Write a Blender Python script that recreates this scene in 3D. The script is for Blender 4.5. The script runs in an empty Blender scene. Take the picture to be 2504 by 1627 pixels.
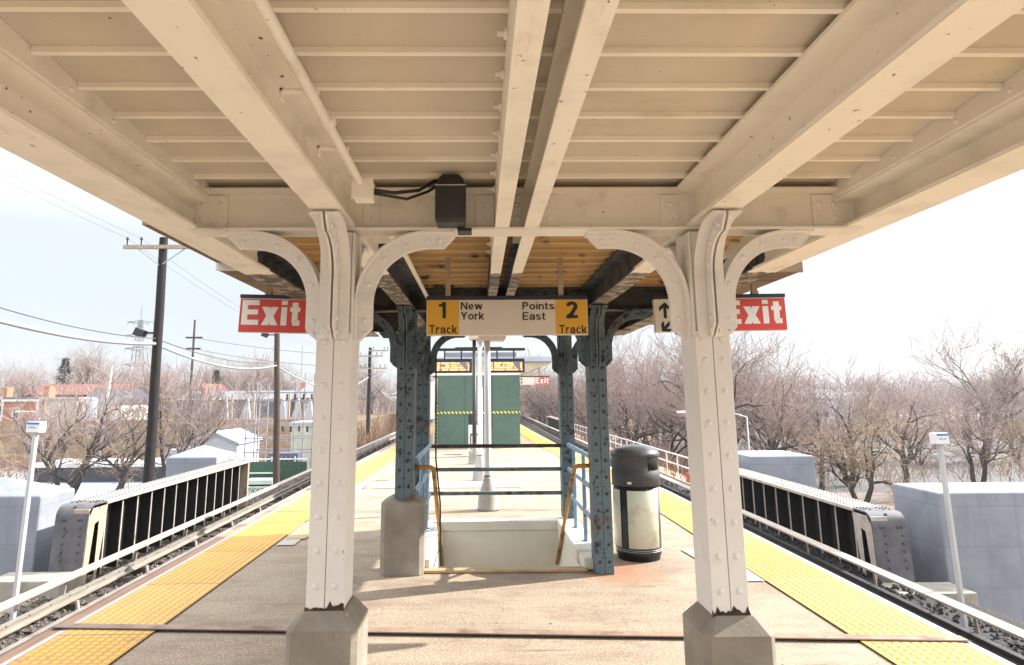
import bpy, bmesh, math, random
from mathutils import Vector, Matrix
R = math.radians
PI = math.pi
sc = bpy.context.scene
C = sc.collection
rnd = random.Random(7)

# ------------------------------------------------------------------ camera
cam_d = bpy.data.cameras.new('camera')
cam = bpy.data.objects.new('camera', cam_d)
C.objects.link(cam)
FPX, CX, CY = 1600.0, 1195.0, 672.0
fwd = Vector((1170 - CX, 968 - CY, FPX)).normalized()
upv = Vector((1135 - CX, -7950 - CY, FPX))
upv = (upv - fwd * upv.dot(fwd)).normalized()
rgt = fwd.cross(upv)
if rgt.x < 0:
    rgt = -rgt
# rows of the world-from-image matrix (image axes: right, down, forward)
W = Matrix((rgt, fwd, upv))
col_r = W @ Vector((1, 0, 0)); col_u = W @ Vector((0, -1, 0)); col_b = W @ Vector((0, 0, -1))
m = Matrix((col_r, col_u, col_b)).transposed().to_4x4()
m.translation = (0, 0, 1.6)
cam.matrix_world = m
cam_d.sensor_width = 36
cam_d.lens = FPX / 2504 * 36
cam_d.shift_x = (1252 - CX) / 2504
cam_d.shift_y = -(813.5 - CY) / 2504
cam_d.clip_start = 0.05
cam_d.clip_end = 3000
sc.camera = cam

# ------------------------------------------------------------------ sky, sun, exposure
SUN_EL, SUN_AZ = R(34), math.atan2(2.08, 0.67)       # azimuth from +Y towards +X
world = bpy.data.worlds.new('World'); sc.world = world
world.use_nodes = True
wn = world.node_tree; wn.nodes.clear()
wo = wn.nodes.new('ShaderNodeOutputWorld'); wb = wn.nodes.new('ShaderNodeBackground')
sky = wn.nodes.new('ShaderNodeTexSky'); sky.sky_type = 'NISHITA'
sky.sun_disc = False; sky.sun_elevation = SUN_EL; sky.sun_rotation = SUN_AZ
sky.air_density = 1.0; sky.dust_density = 1.5; sky.ozone_density = 1.0
# thin high cloud veil over the blue
tc = wn.nodes.new('ShaderNodeTexCoord'); mp = wn.nodes.new('ShaderNodeMapping')
mp.inputs['Scale'].default_value = (1.6, 1.6, 7.0)
ns = wn.nodes.new('ShaderNodeTexNoise'); ns.inputs['Scale'].default_value = 1.4
ns.inputs['Detail'].default_value = 5
cr = wn.nodes.new('ShaderNodeValToRGB')
cr.color_ramp.elements[0].position = 0.30; cr.color_ramp.elements[0].color = (0.82, 0.82, 0.82, 1)
cr.color_ramp.elements[1].position = 0.75; cr.color_ramp.elements[1].color = (0.97, 0.97, 0.97, 1)
mx = wn.nodes.new('ShaderNodeMix'); mx.data_type = 'RGBA'
mx.inputs[7].default_value = (7.6, 8.0, 8.6, 1)
wn.links.new(tc.outputs['Generated'], mp.inputs['Vector']); wn.links.new(mp.outputs[0], ns.inputs['Vector'])
wn.links.new(ns.outputs['Fac'], cr.inputs[0]); wn.links.new(cr.outputs[0], mx.inputs[0])
sx = wn.nodes.new('ShaderNodeSeparateXYZ'); wn.links.new(tc.outputs['Generated'], sx.inputs[0])
gr = wn.nodes.new('ShaderNodeValToRGB')
gr.color_ramp.elements[0].position = 0.02; gr.color_ramp.elements[0].color = (1.80, 1.98, 2.18, 1)
gr.color_ramp.elements[1].position = 0.60; gr.color_ramp.elements[1].color = (9.6, 9.8, 10.0, 1)
e = gr.color_ramp.elements.new(0.22); e.color = (2.3, 2.45, 2.6, 1)
wn.links.new(sx.outputs['Z'], gr.inputs[0]); wn.links.new(gr.outputs[0], mx.inputs[7])
wn.links.new(sky.outputs[0], mx.inputs[6]); wn.links.new(mx.outputs[2], wb.inputs['Color'])
wb.inputs['Strength'].default_value = 0.14
wn.links.new(wb.outputs[0], wo.inputs['Surface'])
sun_d = bpy.data.lights.new('sun', 'SUN'); sun_d.energy = 4.3; sun_d.angle = R(0.5)
sun_d.color = (1.0, 0.95, 0.87)
sun = bpy.data.objects.new('sun', sun_d); C.objects.link(sun)
sd = Vector((math.sin(SUN_AZ) * math.cos(SUN_EL), math.cos(SUN_AZ) * math.cos(SUN_EL), math.sin(SUN_EL)))
sun.rotation_euler = (-sd).to_track_quat('-Z', 'Y').to_euler()
sun.location = sd * 40
sc.view_settings.view_transform = 'Standard'
sc.view_settings.look = 'None'
sc.view_settings.exposure = 1.36
sc.view_settings.gamma = 1.0
sc.cycles.max_bounces = 8
sc.cycles.diffuse_bounces = 6

# ------------------------------------------------------------------ materials
def nodes_of(name):
    mt = bpy.data.materials.new(name); mt.use_nodes = True
    nt = mt.node_tree; nt.nodes.clear()
    o = nt.nodes.new('ShaderNodeOutputMaterial'); p = nt.nodes.new('ShaderNodeBsdfPrincipled')
    nt.links.new(p.outputs[0], o.inputs[0])
    return mt, nt, p

def rgba(c): return (c[0], c[1], c[2], 1)

def N(nt, kind, **kw):
    n = nt.nodes.new(kind)
    for k, v in kw.items():
        if hasattr(n, k): setattr(n, k, v)
        else: n.inputs[k].default_value = v
    return n

def coord(nt, world_space, scale=(1, 1, 1)):
    if world_space:
        g = nt.nodes.new('ShaderNodeNewGeometry'); s = g.outputs['Position']
    else:
        g = nt.nodes.new('ShaderNodeTexCoord'); s = g.outputs['Object']
    mpn = nt.nodes.new('ShaderNodeMapping'); mpn.inputs['Scale'].default_value = scale
    nt.links.new(s, mpn.inputs['Vector'])
    return mpn.outputs[0]

def noise(nt, vec, scale, detail=4, rough=0.55):
    n = N(nt, 'ShaderNodeTexNoise'); n.inputs['Scale'].default_value = scale
    n.inputs['Detail'].default_value = detail; n.inputs['Roughness'].default_value = rough
    nt.links.new(vec, n.inputs['Vector']); return n.outputs['Fac']

def ramp(nt, fac, p0, p1, c0=(0, 0, 0), c1=(1, 1, 1)):
    r = nt.nodes.new('ShaderNodeValToRGB')
    r.color_ramp.elements[0].position = p0; r.color_ramp.elements[0].color = rgba(c0)
    r.color_ramp.elements[1].position = p1; r.color_ramp.elements[1].color = rgba(c1)
    nt.links.new(fac, r.inputs[0]); return r.outputs[0]

def mixc(nt, fac, a, b):
    x = nt.nodes.new('ShaderNodeMix'); x.data_type = 'RGBA'
    if isinstance(fac, (int, float)): x.inputs[0].default_value = fac
    else: nt.links.new(fac, x.inputs[0])
    for i, v in ((6, a), (7, b)):
        if isinstance(v, tuple): x.inputs[i].default_value = rgba(v)
        else: nt.links.new(v, x.inputs[i])
    return x.outputs[2]

def math_n(nt, op, a, b=None):
    x = nt.nodes.new('ShaderNodeMath'); x.operation = op
    for i, v in ((0, a), (1, b)):
        if v is None: continue
        if isinstance(v, (int, float)): x.inputs[i].default_value = v
        else: nt.links.new(v, x.inputs[i])
    return x.outputs[0]

def bump(nt, p, h, strength, dist=0.01):
    b = nt.nodes.new('ShaderNodeBump'); b.inputs['Strength'].default_value = strength
    b.inputs['Distance'].default_value = dist
    nt.links.new(h, b.inputs['Height']); nt.links.new(b.outputs[0], p.inputs['Normal'])

def M(name, base, rough=0.7, metal=0.0, var=0.25, scale=3.0, dirt=None, dirt_at=(0.58, 0.72), dirt_scale=2.0,
      fine=60.0, bmp=0.15, bdist=0.004, ws=True, spots=None, spots_at=(0.66, 0.69), spots_scale=14.0, stretch=(1, 1, 1)):
    """paint, stone or wood: base colour with cloudy variation, dirt patches, small chips and a fine grain"""
    mt, nt, p = nodes_of(name)
    v = coord(nt, ws, stretch)
    lo = tuple(c * (1 - var) for c in base); hi = tuple(min(1, c * (1 + var * 0.6)) for c in base)
    col = ramp(nt, noise(nt, v, scale, 6), 0.28, 0.72, lo, hi)
    if dirt:
        col = mixc(nt, ramp(nt, noise(nt, v, dirt_scale, 7, 0.62), *dirt_at), col, dirt)
    if spots:
        col = mixc(nt, ramp(nt, noise(nt, v, spots_scale, 3), *spots_at), col, spots)
    f = noise(nt, v, fine, 3)
    col = mixc(nt, math_n(nt, 'MULTIPLY', f, 0.30), col, tuple(c * 0.55 for c in base))
    nt.links.new(col, p.inputs['Base Color'])
    p.inputs['Roughness'].default_value = rough; p.inputs['Metallic'].default_value = metal
    if bmp: bump(nt, p, f, bmp, bdist)
    return mt

def emit(name, c, s):
    mt, nt, p = nodes_of(name)
    p.inputs['Base Color'].default_value = rgba(c)
    p.inputs['Emission Color'].default_value = rgba(c); p.inputs['Emission Strength'].default_value = s
    return mt

def peel(name, over, chip, rust, cut=None, amount=0.5):
    """peeling paint: an upper coat over dark steel, with rust; with cut, cream fresh paint where y < cut"""
    mt, nt, p = nodes_of(name)
    v = coord(nt, True)
    n1 = noise(nt, v, 7.0, 9, 0.68); n2 = noise(nt, v, 2.6, 6, 0.6)
    col = mixc(nt, ramp(nt, n1, amount, amount + 0.05), over, chip)
    col = mixc(nt, ramp(nt, n2, 0.60, 0.68), col, rust)
    col = mixc(nt, ramp(nt, noise(nt, v, 38.0, 4), 0.60, 0.66), col, tuple(c * 0.45 for c in chip))
    h = n1
    if cut is not None:
        sep = nt.nodes.new('ShaderNodeSeparateXYZ'); nt.links.new(v, sep.inputs[0])
        yy = math_n(nt, 'ADD', sep.outputs['Y'], math_n(nt, 'MULTIPLY', math_n(nt, 'SUBTRACT', noise(nt, v, 14, 4), 0.5), 0.22))
        k = math_n(nt, 'GREATER_THAN', yy, cut)
        cream = mixc(nt, ramp(nt, noise(nt, v, 3.0, 7), 0.52, 0.78), CREAM, tuple(c * 0.78 for c in CREAM))
        cream = mixc(nt, math_n(nt, 'MULTIPLY', ramp(nt, noise(nt, coord(nt, True, (2.2, 0.8, 2.2)), 1.5, 9, 0.72), 0.56, 0.70), 0.42), cream, (0.46, 0.36, 0.25))
        cream = mixc(nt, ramp(nt, noise(nt, v, 17.0, 6, 0.7), 0.69, 0.72), cream, (0.22, 0.13, 0.08))
        cream = mixc(nt, ramp(nt, noise(nt, v, 34.0, 3), 0.70, 0.74), cream, (0.16, 0.12, 0.08))
        col = mixc(nt, k, cream, col)
    nt.links.new(col, p.inputs['Base Color']); p.inputs['Roughness'].default_value = 0.62
    bump(nt, p, h, 0.35, 0.004)
    return mt

CREAM = (0.84, 0.81, 0.74)
m_cream = M('cream_paint', (0.84, 0.81, 0.745), 0.5, var=0.10, scale=2.2, dirt=(0.36, 0.31, 0.24), dirt_at=(0.60, 0.82), spots=(0.18, 0.14, 0.10), spots_at=(0.74, 0.77), spots_scale=22, fine=90, bmp=0.12)
m_column = M('column_paint', (0.80, 0.79, 0.775), 0.45, var=0.08, scale=2.6, dirt=(0.40, 0.37, 0.33), dirt_at=(0.62, 0.85), spots=(0.20, 0.17, 0.14), spots_at=(0.75, 0.78), spots_scale=24, fine=90, bmp=0.10)
m_beam = peel('beam_paint', (0.075, 0.085, 0.09), (0.028, 0.03, 0.032), (0.10, 0.055, 0.03), cut=4.35, amount=0.50)
m_flange = peel('flange_paint', (0.36, 0.32, 0.27), (0.07, 0.06, 0.055), (0.17, 0.10, 0.06), cut=4.45, amount=0.46)
m_dark = peel('dark_steel_paint', (0.055, 0.062, 0.068), (0.022, 0.024, 0.026), (0.075, 0.045, 0.03), amount=0.50)
m_blue = peel('slate_blue_paint', (0.10, 0.148, 0.172), (0.020, 0.024, 0.029), (0.10, 0.04, 0.02), amount=0.565)
m_bluelit = M('sunlit_rail_blue', (0.23, 0.37, 0.52), 0.45, var=0.2, spots=(0.06, 0.07, 0.08), spots_at=(0.64, 0.68), spots_scale=16)  # brighter copy of the slate blue, with sunlight put into the colour
m_rustrail = M('yellow_rail_paint', (0.52, 0.27, 0.05), 0.5, var=0.3, dirt=(0.12, 0.055, 0.025), dirt_at=(0.52, 0.62), dirt_scale=7)
m_black = M('black_plastic', (0.022, 0.022, 0.024), 0.42, var=0.2, fine=160, bmp=0.2)
m_char = M('charcoal_plastic', (0.032, 0.032, 0.033), 0.55, var=0.2, fine=220, bmp=0.35)
m_blackmetal = M('black_metal', (0.02, 0.02, 0.022), 0.5)
m_panel = M('ivory_plastic', (0.62, 0.63, 0.50), 0.35, var=0.12, dirt=(0.38, 0.31, 0.20), dirt_at=(0.54, 0.74), dirt_scale=5, fine=120, bmp=0.03)
m_conc = M('pedestal_concrete', (0.33, 0.30, 0.25), 0.85, var=0.28, scale=5, dirt=(0.19, 0.165, 0.13), dirt_at=(0.46, 0.74), spots=(0.40, 0.37, 0.32), spots_at=(0.68, 0.74), spots_scale=16, fine=120, bmp=0.5)
def block_mat():
    mt = M('abutment_concrete_base', (0.27, 0.29, 0.335), 0.85, var=0.20, scale=1.4, dirt=(0.19, 0.20, 0.235), dirt_at=(0.48, 0.75), fine=70, bmp=0.4)
    nt = mt.node_tree; p = [n for n in nt.nodes if n.type == 'BSDF_PRINCIPLED'][0]
    col = p.inputs['Base Color'].links[0].from_socket
    col = mixc(nt, math_n(nt, 'MULTIPLY', ramp(nt, noise(nt, coord(nt, True, (5, 5, 0.5)), 1.6, 6, 0.65), 0.50, 0.72), 0.6), col, (0.17, 0.18, 0.21))
    sep = nt.nodes.new('ShaderNodeSeparateXYZ'); nt.links.new(coord(nt, True), sep.inputs[0])
    ln = math_n(nt, 'LESS_THAN', math_n(nt, 'FRACT', math_n(nt, 'ADD', math_n(nt, 'MULTIPLY', sep.outputs['Z'], 1 / 0.62), 0.35)), 0.018)
    col = mixc(nt, math_n(nt, 'MULTIPLY', ln, 0.6), col, (0.15, 0.15, 0.16))
    col = mixc(nt, ramp(nt, noise(nt, coord(nt, True, (3, 3, 0.8)), 1.1, 7, 0.7), 0.66, 0.74), col, (0.24, 0.17, 0.13))
    nt.links.new(col, p.inputs['Base Color']); return mt
m_block_old = M('abutment_concrete', (0.35, 0.365, 0.40), 0.85, var=0.14, scale=1.4, dirt=(0.20, 0.21, 0.24), dirt_at=(0.48, 0.75), fine=70, bmp=0.4)
m_stairwhite = M('white_stair_paint', (0.80, 0.77, 0.68), 0.6, var=0.09, scale=2.5, dirt=(0.45, 0.40, 0.32), dirt_at=(0.66, 0.85), spots=(0.2, 0.16, 0.12), spots_at=(0.76, 0.79), spots_scale=12)
m_nosing = M('nosing_wood', (0.52, 0.36, 0.20), 0.7, var=0.3, scale=6, stretch=(1, 8, 8))
m_girder = M('girder_black', (0.035, 0.035, 0.038), 0.6, var=0.35, scale=6, dirt=(0.075, 0.07, 0.068), dirt_at=(0.52, 0.7), dirt_scale=7, fine=50, bmp=0.4)
m_web = M('girder_web_black', (0.011, 0.011, 0.012), 0.75, var=0.4, scale=6, dirt=(0.035, 0.03, 0.028), dirt_at=(0.60, 0.72), dirt_scale=9, fine=50, bmp=0.4)
m_girdertop = M('girder_grey', (0.115, 0.112, 0.125), 0.65, var=0.3, scale=5, dirt=(0.06, 0.055, 0.055), dirt_at=(0.5, 0.7), dirt_scale=6, fine=60, bmp=0.3)
m_girderedge = M('girder_weathered', (0.46, 0.40, 0.35), 0.7, var=0.25, scale=7, dirt=(0.20, 0.12, 0.08), dirt_at=(0.55, 0.7), dirt_scale=5)
m_girderrust = M('girder_tan', (0.42, 0.33, 0.24), 0.7, var=0.25, scale=7, dirt=(0.16, 0.10, 0.07), dirt_at=(0.58, 0.7), dirt_scale=5)
m_cover = M('weathered_board', (0.37, 0.305, 0.265), 0.75, var=0.25, scale=5, stretch=(4, 0.6, 4))
m_cover2 = M('third_rail_steel', (0.30, 0.27, 0.23), 0.55, var=0.3, scale=5, stretch=(4, 0.6, 4))
m_rail = M('rail_steel', (0.20, 0.16, 0.13), 0.45, 0.6, var=0.3)
m_tie = M('old_timber', (0.085, 0.065, 0.05), 0.9, var=0.4)
m_ballast = M('ballast_stone', (0.12, 0.10, 0.085), 0.95, var=0.5, scale=30, fine=25, bmp=0.8, bdist=0.03)
m_stone = M('gravel_stone', (0.17, 0.145, 0.12), 0.95, var=0.5, scale=9)
m_darkballast = M('dark_ballast', (0.020, 0.018, 0.018), 0.85, var=0.5, scale=20, fine=25, bmp=0.8, bdist=0.03)  # right track bed and stones, much darker than the left ballast
m_steel = M('galvanised_steel', (0.55, 0.56, 0.57), 0.4, 0.3, var=0.12)
m_white = M('white_paint', (0.76, 0.76, 0.76), 0.45, var=0.06)
m_farwhite = M('dull_white', (0.46, 0.48, 0.53), 0.7, var=0.1)
m_towersteel = M('tower_steel', (0.16, 0.16, 0.18), 0.6)
m_pole = M('white_pole_paint', (0.66, 0.65, 0.66), 0.4, var=0.06)
m_polebase = M('pole_base_concrete', (0.40, 0.38, 0.36), 0.85, var=0.2, dirt=(0.2, 0.19, 0.18), dirt_at=(0.5, 0.7))
m_wood = M('creosote_wood', (0.016, 0.013, 0.012), 0.9, var=0.5, scale=5, stretch=(6, 6, 0.5), fine=30, bmp=0.6)
m_wood2 = M('brown_pole_wood', (0.065, 0.045, 0.034), 0.9, var=0.4, scale=5, stretch=(6, 6, 0.5))
m_red = M('sign_red', (0.62, 0.055, 0.035), 0.45, var=0.10, fine=140, bmp=0.04)
m_signwhite = M('sign_white', (0.72, 0.67, 0.58), 0.45, var=0.05, fine=140, bmp=0.03)
m_signyellow = M('sign_yellow', (0.72, 0.40, 0.035), 0.45, var=0.08, fine=140, bmp=0.03)
m_lettering = M('sign_lettering_white', (0.80, 0.78, 0.74), 0.45, var=0.03)
m_ink = M('sign_black', (0.012, 0.012, 0.014), 0.5, var=0.1, bmp=0)
m_navy = M('sign_rail_navy', (0.020, 0.022, 0.045), 0.45, var=0.2)
m_green = M('green_booth_paint', (0.085, 0.155, 0.125), 0.6, var=0.14, scale=4, fine=80)
m_fencegreen = M('green_mesh', (0.035, 0.085, 0.055), 0.8, var=0.4, scale=7)
m_brick = M('brick_orange', (0.42, 0.19, 0.10), 0.85, var=0.25, scale=6)
m_brickred = M('brick_dark_red', (0.20, 0.075, 0.06), 0.85, var=0.25, scale=4)
m_beige = M('beige_render', (0.50, 0.46, 0.41), 0.85, var=0.1)
m_roofdark = M('roof_shingle', (0.10, 0.10, 0.12), 0.9, var=0.25)
m_roofgrey = M('roof_grey', (0.20, 0.20, 0.22), 0.85, var=0.2)
m_window = M('window_glass', (0.06, 0.07, 0.09), 0.12, var=0.2, bmp=0)
m_earth = M('embankment_grass', (0.17, 0.11, 0.065), 0.95, var=0.35, scale=1.2, dirt=(0.22, 0.155, 0.10), dirt_at=(0.5, 0.7), dirt_scale=0.6, fine=6, bmp=0.9, bdist=0.2)
m_bark = M('grey_bark', (0.062, 0.052, 0.046), 0.95, var=0.35, scale=6, fine=20, bmp=0.5, ws=False)
m_twig = M('bare_twigs', (0.33, 0.255, 0.23), 0.95, var=0.30, scale=0.8, bmp=0, ws=True, fine=5)
m_twigpale = M('pale_twigs', (0.36, 0.275, 0.19), 0.95, var=0.30, scale=0.8, bmp=0, ws=True, fine=5)
m_brush = M('dry_brush', (0.27, 0.165, 0.11), 0.95, var=0.4, scale=0.7, bmp=0, ws=True, fine=5)
m_needle = M('conifer_needles', (0.045, 0.065, 0.045), 0.95, var=0.4, bmp=0, ws=True)
m_cable = M('cable_sheath', (0.34, 0.335, 0.34), 0.5, var=0.1)
m_wire = M('dark_wire', (0.10, 0.10, 0.11), 0.6)
m_led = emit('led_orange', (1.0, 0.34, 0.10), 1.4)
m_ledoff = M('led_off', (0.23, 0.22, 0.23), 0.5, var=0.2)
m_bluesign = M('sign_blue', (0.06, 0.20, 0.62), 0.5, var=0.05)
m_hazy = M('hazard_yellow', (0.72, 0.72, 0.22), 0.5, var=0.1)
m_yellowplate = M('yellow_plate', (0.80, 0.48, 0.03), 0.5)
m_awning = M('pale_green_paint', (0.52, 0.60, 0.52), 0.6, var=0.1)
m_orangewood = M('walkway_boards', (0.47, 0.30, 0.20), 0.85, var=0.25)
m_tarp = M('tan_canvas', (0.60, 0.51, 0.40), 0.8, var=0.12)
m_palefascia = M('pale_blue_fascia', (0.42, 0.50, 0.62), 0.6, var=0.2, scale=2)
m_joint = M('joint_dark', (0.06, 0.04, 0.03), 0.9, var=0.4)
m_plate = M('joint_plate_rust', (0.33, 0.225, 0.16), 0.7, var=0.35, scale=5, dirt=(0.16, 0.08, 0.05), dirt_at=(0.5, 0.65), dirt_scale=6)
m_edgewood = M('edge_board', (0.34, 0.20, 0.12), 0.8, var=0.35, scale=4, stretch=(6, 0.6, 6))
m_edgewhite = M('edge_line_paint', (0.60, 0.50, 0.55), 0.6, var=0.12, dirt=(0.35, 0.25, 0.2), dirt_at=(0.62, 0.7), dirt_scale=5)

def platform_mat():
    mt, nt, p = nodes_of('platform_concrete')
    v = coord(nt, True); vs = coord(nt, True, (0.35, 2.2, 1))
    col = ramp(nt, noise(nt, v, 1.1, 8, 0.6), 0.3, 0.72, (0.29, 0.222, 0.152), (0.37, 0.295, 0.208))
    col = mixc(nt, ramp(nt, noise(nt, vs, 2.6, 7, 0.65), 0.50, 0.72), col, (0.245, 0.165, 0.11))
    col = mixc(nt, ramp(nt, noise(nt, v, 0.55, 6), 0.60, 0.72), col, (0.29, 0.165, 0.11))
    col = mixc(nt, ramp(nt, noise(nt, vs, 7.0, 5), 0.66, 0.72), col, (0.22, 0.155, 0.11))
    sp = noise(nt, v, 95, 2, 0.7)
    col = mixc(nt, ramp(nt, sp, 0.52, 0.62), col, (0.20, 0.165, 0.13))
    col = mixc(nt, math_n(nt, 'MULTIPLY', ramp(nt, noise(nt, v, 70, 2), 0.56, 0.62), 0.6), col, (0.60, 0.54, 0.45))
    # scratches running across, and the rust washed off the bare column foot
    vt = coord(nt, True, (0.5, 9.0, 1))
    col = mixc(nt, math_n(nt, 'MULTIPLY', ramp(nt, noise(nt, coord(nt, True, (0.8, 1.3, 1)), 1.7, 9, 0.72), 0.48, 0.64), 0.72), col, (0.20, 0.145, 0.105))
    col = mixc(nt, ramp(nt, noise(nt, v, 13.0, 2, 0.5), 0.725, 0.74), col, (0.10, 0.08, 0.065))
    ck = nt.nodes.new('ShaderNodeTexVoronoi'); ck.feature = 'DISTANCE_TO_EDGE'; ck.inputs['Scale'].default_value = 0.55
    wv = nt.nodes.new('ShaderNodeVectorMath'); wv.operation = 'ADD'
    nz2 = N(nt, 'ShaderNodeTexNoise'); nz2.inputs['Scale'].default_value = 3.0; nt.links.new(v, nz2.inputs['Vector'])
    nt.links.new(v, wv.inputs[0]); nt.links.new(nz2.outputs['Color'], wv.inputs[1]); nt.links.new(wv.outputs[0], ck.inputs['Vector'])
    col = mixc(nt, math_n(nt, 'MULTIPLY', math_n(nt, 'LESS_THAN', ck.outputs['Distance'], 0.0028), 0.38), col, (0.10, 0.075, 0.06))
    col = mixc(nt, ramp(nt, noise(nt, vt, 3.2, 6, 0.7), 0.60, 0.67), col, (0.17, 0.115, 0.08))
    df = nt.nodes.new('ShaderNodeVectorMath'); df.operation = 'DISTANCE'; df.inputs[1].default_value = (1.30, 6.38, 0)
    nt.links.new(coord(nt, True, (1, 1, 1)), df.inputs[0])
    dd = math_n(nt, 'ADD', df.outputs['Value'], math_n(nt, 'MULTIPLY', noise(nt, v, 5, 6), 0.55))
    col = mixc(nt, math_n(nt, 'MULTIPLY', ramp(nt, dd, 0.35, 0.78, (1, 1, 1), (0, 0, 0)), 0.8), col, (0.30, 0.12, 0.055))
    nt.links.new(col, p.inputs['Base Color']); p.inputs['Roughness'].default_value = 0.88
    bump(nt, p, sp, 0.35, 0.004)
    return mt
m_platform = platform_mat()

def tactile_mat():
    mt, nt, p = nodes_of('tactile_yellow')
    v = coord(nt, True)
    sep = nt.nodes.new('ShaderNodeSeparateXYZ'); nt.links.new(v, sep.inputs[0])
    k = 2 * PI / 0.062
    sx = math_n(nt, 'SINE', math_n(nt, 'MULTIPLY', sep.outputs['X'], k))
    sy = math_n(nt, 'SINE', math_n(nt, 'MULTIPLY', sep.outputs['Y'], k))
    dome = math_n(nt, 'MULTIPLY', math_n(nt, 'ADD', sx, 1), math_n(nt, 'ADD', sy, 1))
    flat = math_n(nt, 'MINIMUM', dome, 2.4)
    col = ramp(nt, noise(nt, v, 2.0, 6), 0.3, 0.7, (0.70, 0.35, 0.032), (0.80, 0.44, 0.05))
    gap = ramp(nt, dome, 0.0, 0.9, (1, 1, 1), (0, 0, 0))
    col = mixc(nt, math_n(nt, 'MULTIPLY', gap, 0.85), col, (0.36, 0.17, 0.03))
    col = mixc(nt, ramp(nt, noise(nt, coord(nt, True, (1, 1.4, 1)), 2.3, 7, 0.65), 0.62, 0.74), col, (0.30, 0.15, 0.05))
    wnz = nt.nodes.new('ShaderNodeTexWhiteNoise'); wnz.noise_dimensions = '2D'
    cmb = nt.nodes.new('ShaderNodeCombineXYZ')
    nt.links.new(math_n(nt, 'FLOOR', math_n(nt, 'MULTIPLY', sep.outputs['Y'], 1 / 1.22)), cmb.inputs[0])
    nt.links.new(math_n(nt, 'SIGN', sep.outputs['X']), cmb.inputs[1]); nt.links.new(cmb.outputs[0], wnz.inputs['Vector'])
    col = mixc(nt, math_n(nt, 'MULTIPLY', wnz.outputs['Value'], 0.30), col, (0.80, 0.56, 0.20))
    col = mixc(nt, math_n(nt, 'MULTIPLY', ramp(nt, noise(nt, coord(nt, True, (3, 0.5, 1)), 3.0, 7, 0.7), 0.52, 0.75), 0.5), col, (0.42, 0.27, 0.13))
    pan = math_n(nt, 'LESS_THAN', math_n(nt, 'FRACT', math_n(nt, 'MULTIPLY', sep.outputs['Y'], 1 / 1.22)), 0.010)
    col = mixc(nt, pan, col, (0.16, 0.09, 0.04))
    nt.links.new(col, p.inputs['Base Color']); p.inputs['Roughness'].default_value = 0.6
    bump(nt, p, flat, 0.8, 0.006)
    return mt
m_tactile = tactile_mat()

def ground_mat():
    mt, nt, p = nodes_of('ground_cover')
    v = coord(nt, True)
    col = ramp(nt, noise(nt, v, 0.12, 8, 0.6), 0.35, 0.68, (0.14, 0.10, 0.075), (0.24, 0.18, 0.13))
    col = mixc(nt, ramp(nt, noise(nt, v, 0.05, 5), 0.55, 0.62), col, (0.25, 0.23, 0.23))
    nt.links.new(col, p.inputs['Base Color']); p.inputs['Roughness'].default_value = 0.95
    bump(nt, p, noise(nt, v, 3, 5), 0.8, 0.2)
    return mt
m_ground = ground_mat()

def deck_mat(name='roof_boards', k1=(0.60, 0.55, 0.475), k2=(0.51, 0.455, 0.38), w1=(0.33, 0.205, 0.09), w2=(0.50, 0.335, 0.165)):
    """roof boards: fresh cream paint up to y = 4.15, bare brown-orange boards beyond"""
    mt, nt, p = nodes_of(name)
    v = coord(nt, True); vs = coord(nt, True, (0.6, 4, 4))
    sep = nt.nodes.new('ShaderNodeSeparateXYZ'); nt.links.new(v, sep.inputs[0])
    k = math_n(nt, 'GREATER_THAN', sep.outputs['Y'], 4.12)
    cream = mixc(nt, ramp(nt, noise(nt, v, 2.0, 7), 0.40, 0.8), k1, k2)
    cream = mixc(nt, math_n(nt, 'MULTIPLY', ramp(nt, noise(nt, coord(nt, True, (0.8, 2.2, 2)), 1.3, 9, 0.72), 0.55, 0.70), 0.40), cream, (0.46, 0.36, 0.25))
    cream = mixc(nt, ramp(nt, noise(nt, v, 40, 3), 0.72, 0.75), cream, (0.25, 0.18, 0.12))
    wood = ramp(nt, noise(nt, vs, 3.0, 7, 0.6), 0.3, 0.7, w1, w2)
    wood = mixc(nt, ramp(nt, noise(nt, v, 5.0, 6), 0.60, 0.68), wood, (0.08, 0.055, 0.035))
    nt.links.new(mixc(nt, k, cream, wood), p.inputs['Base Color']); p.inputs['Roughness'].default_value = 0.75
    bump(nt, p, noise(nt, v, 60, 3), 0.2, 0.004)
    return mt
m_deck = deck_mat()  # boards toned darker than the ribs: shade between them put into the colour
m_rib = deck_mat('roof_rib_paint', (0.86, 0.83, 0.76), (0.80, 0.76, 0.68), (0.50, 0.34, 0.17), (0.68, 0.50, 0.28))

m_block = block_mat()
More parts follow.
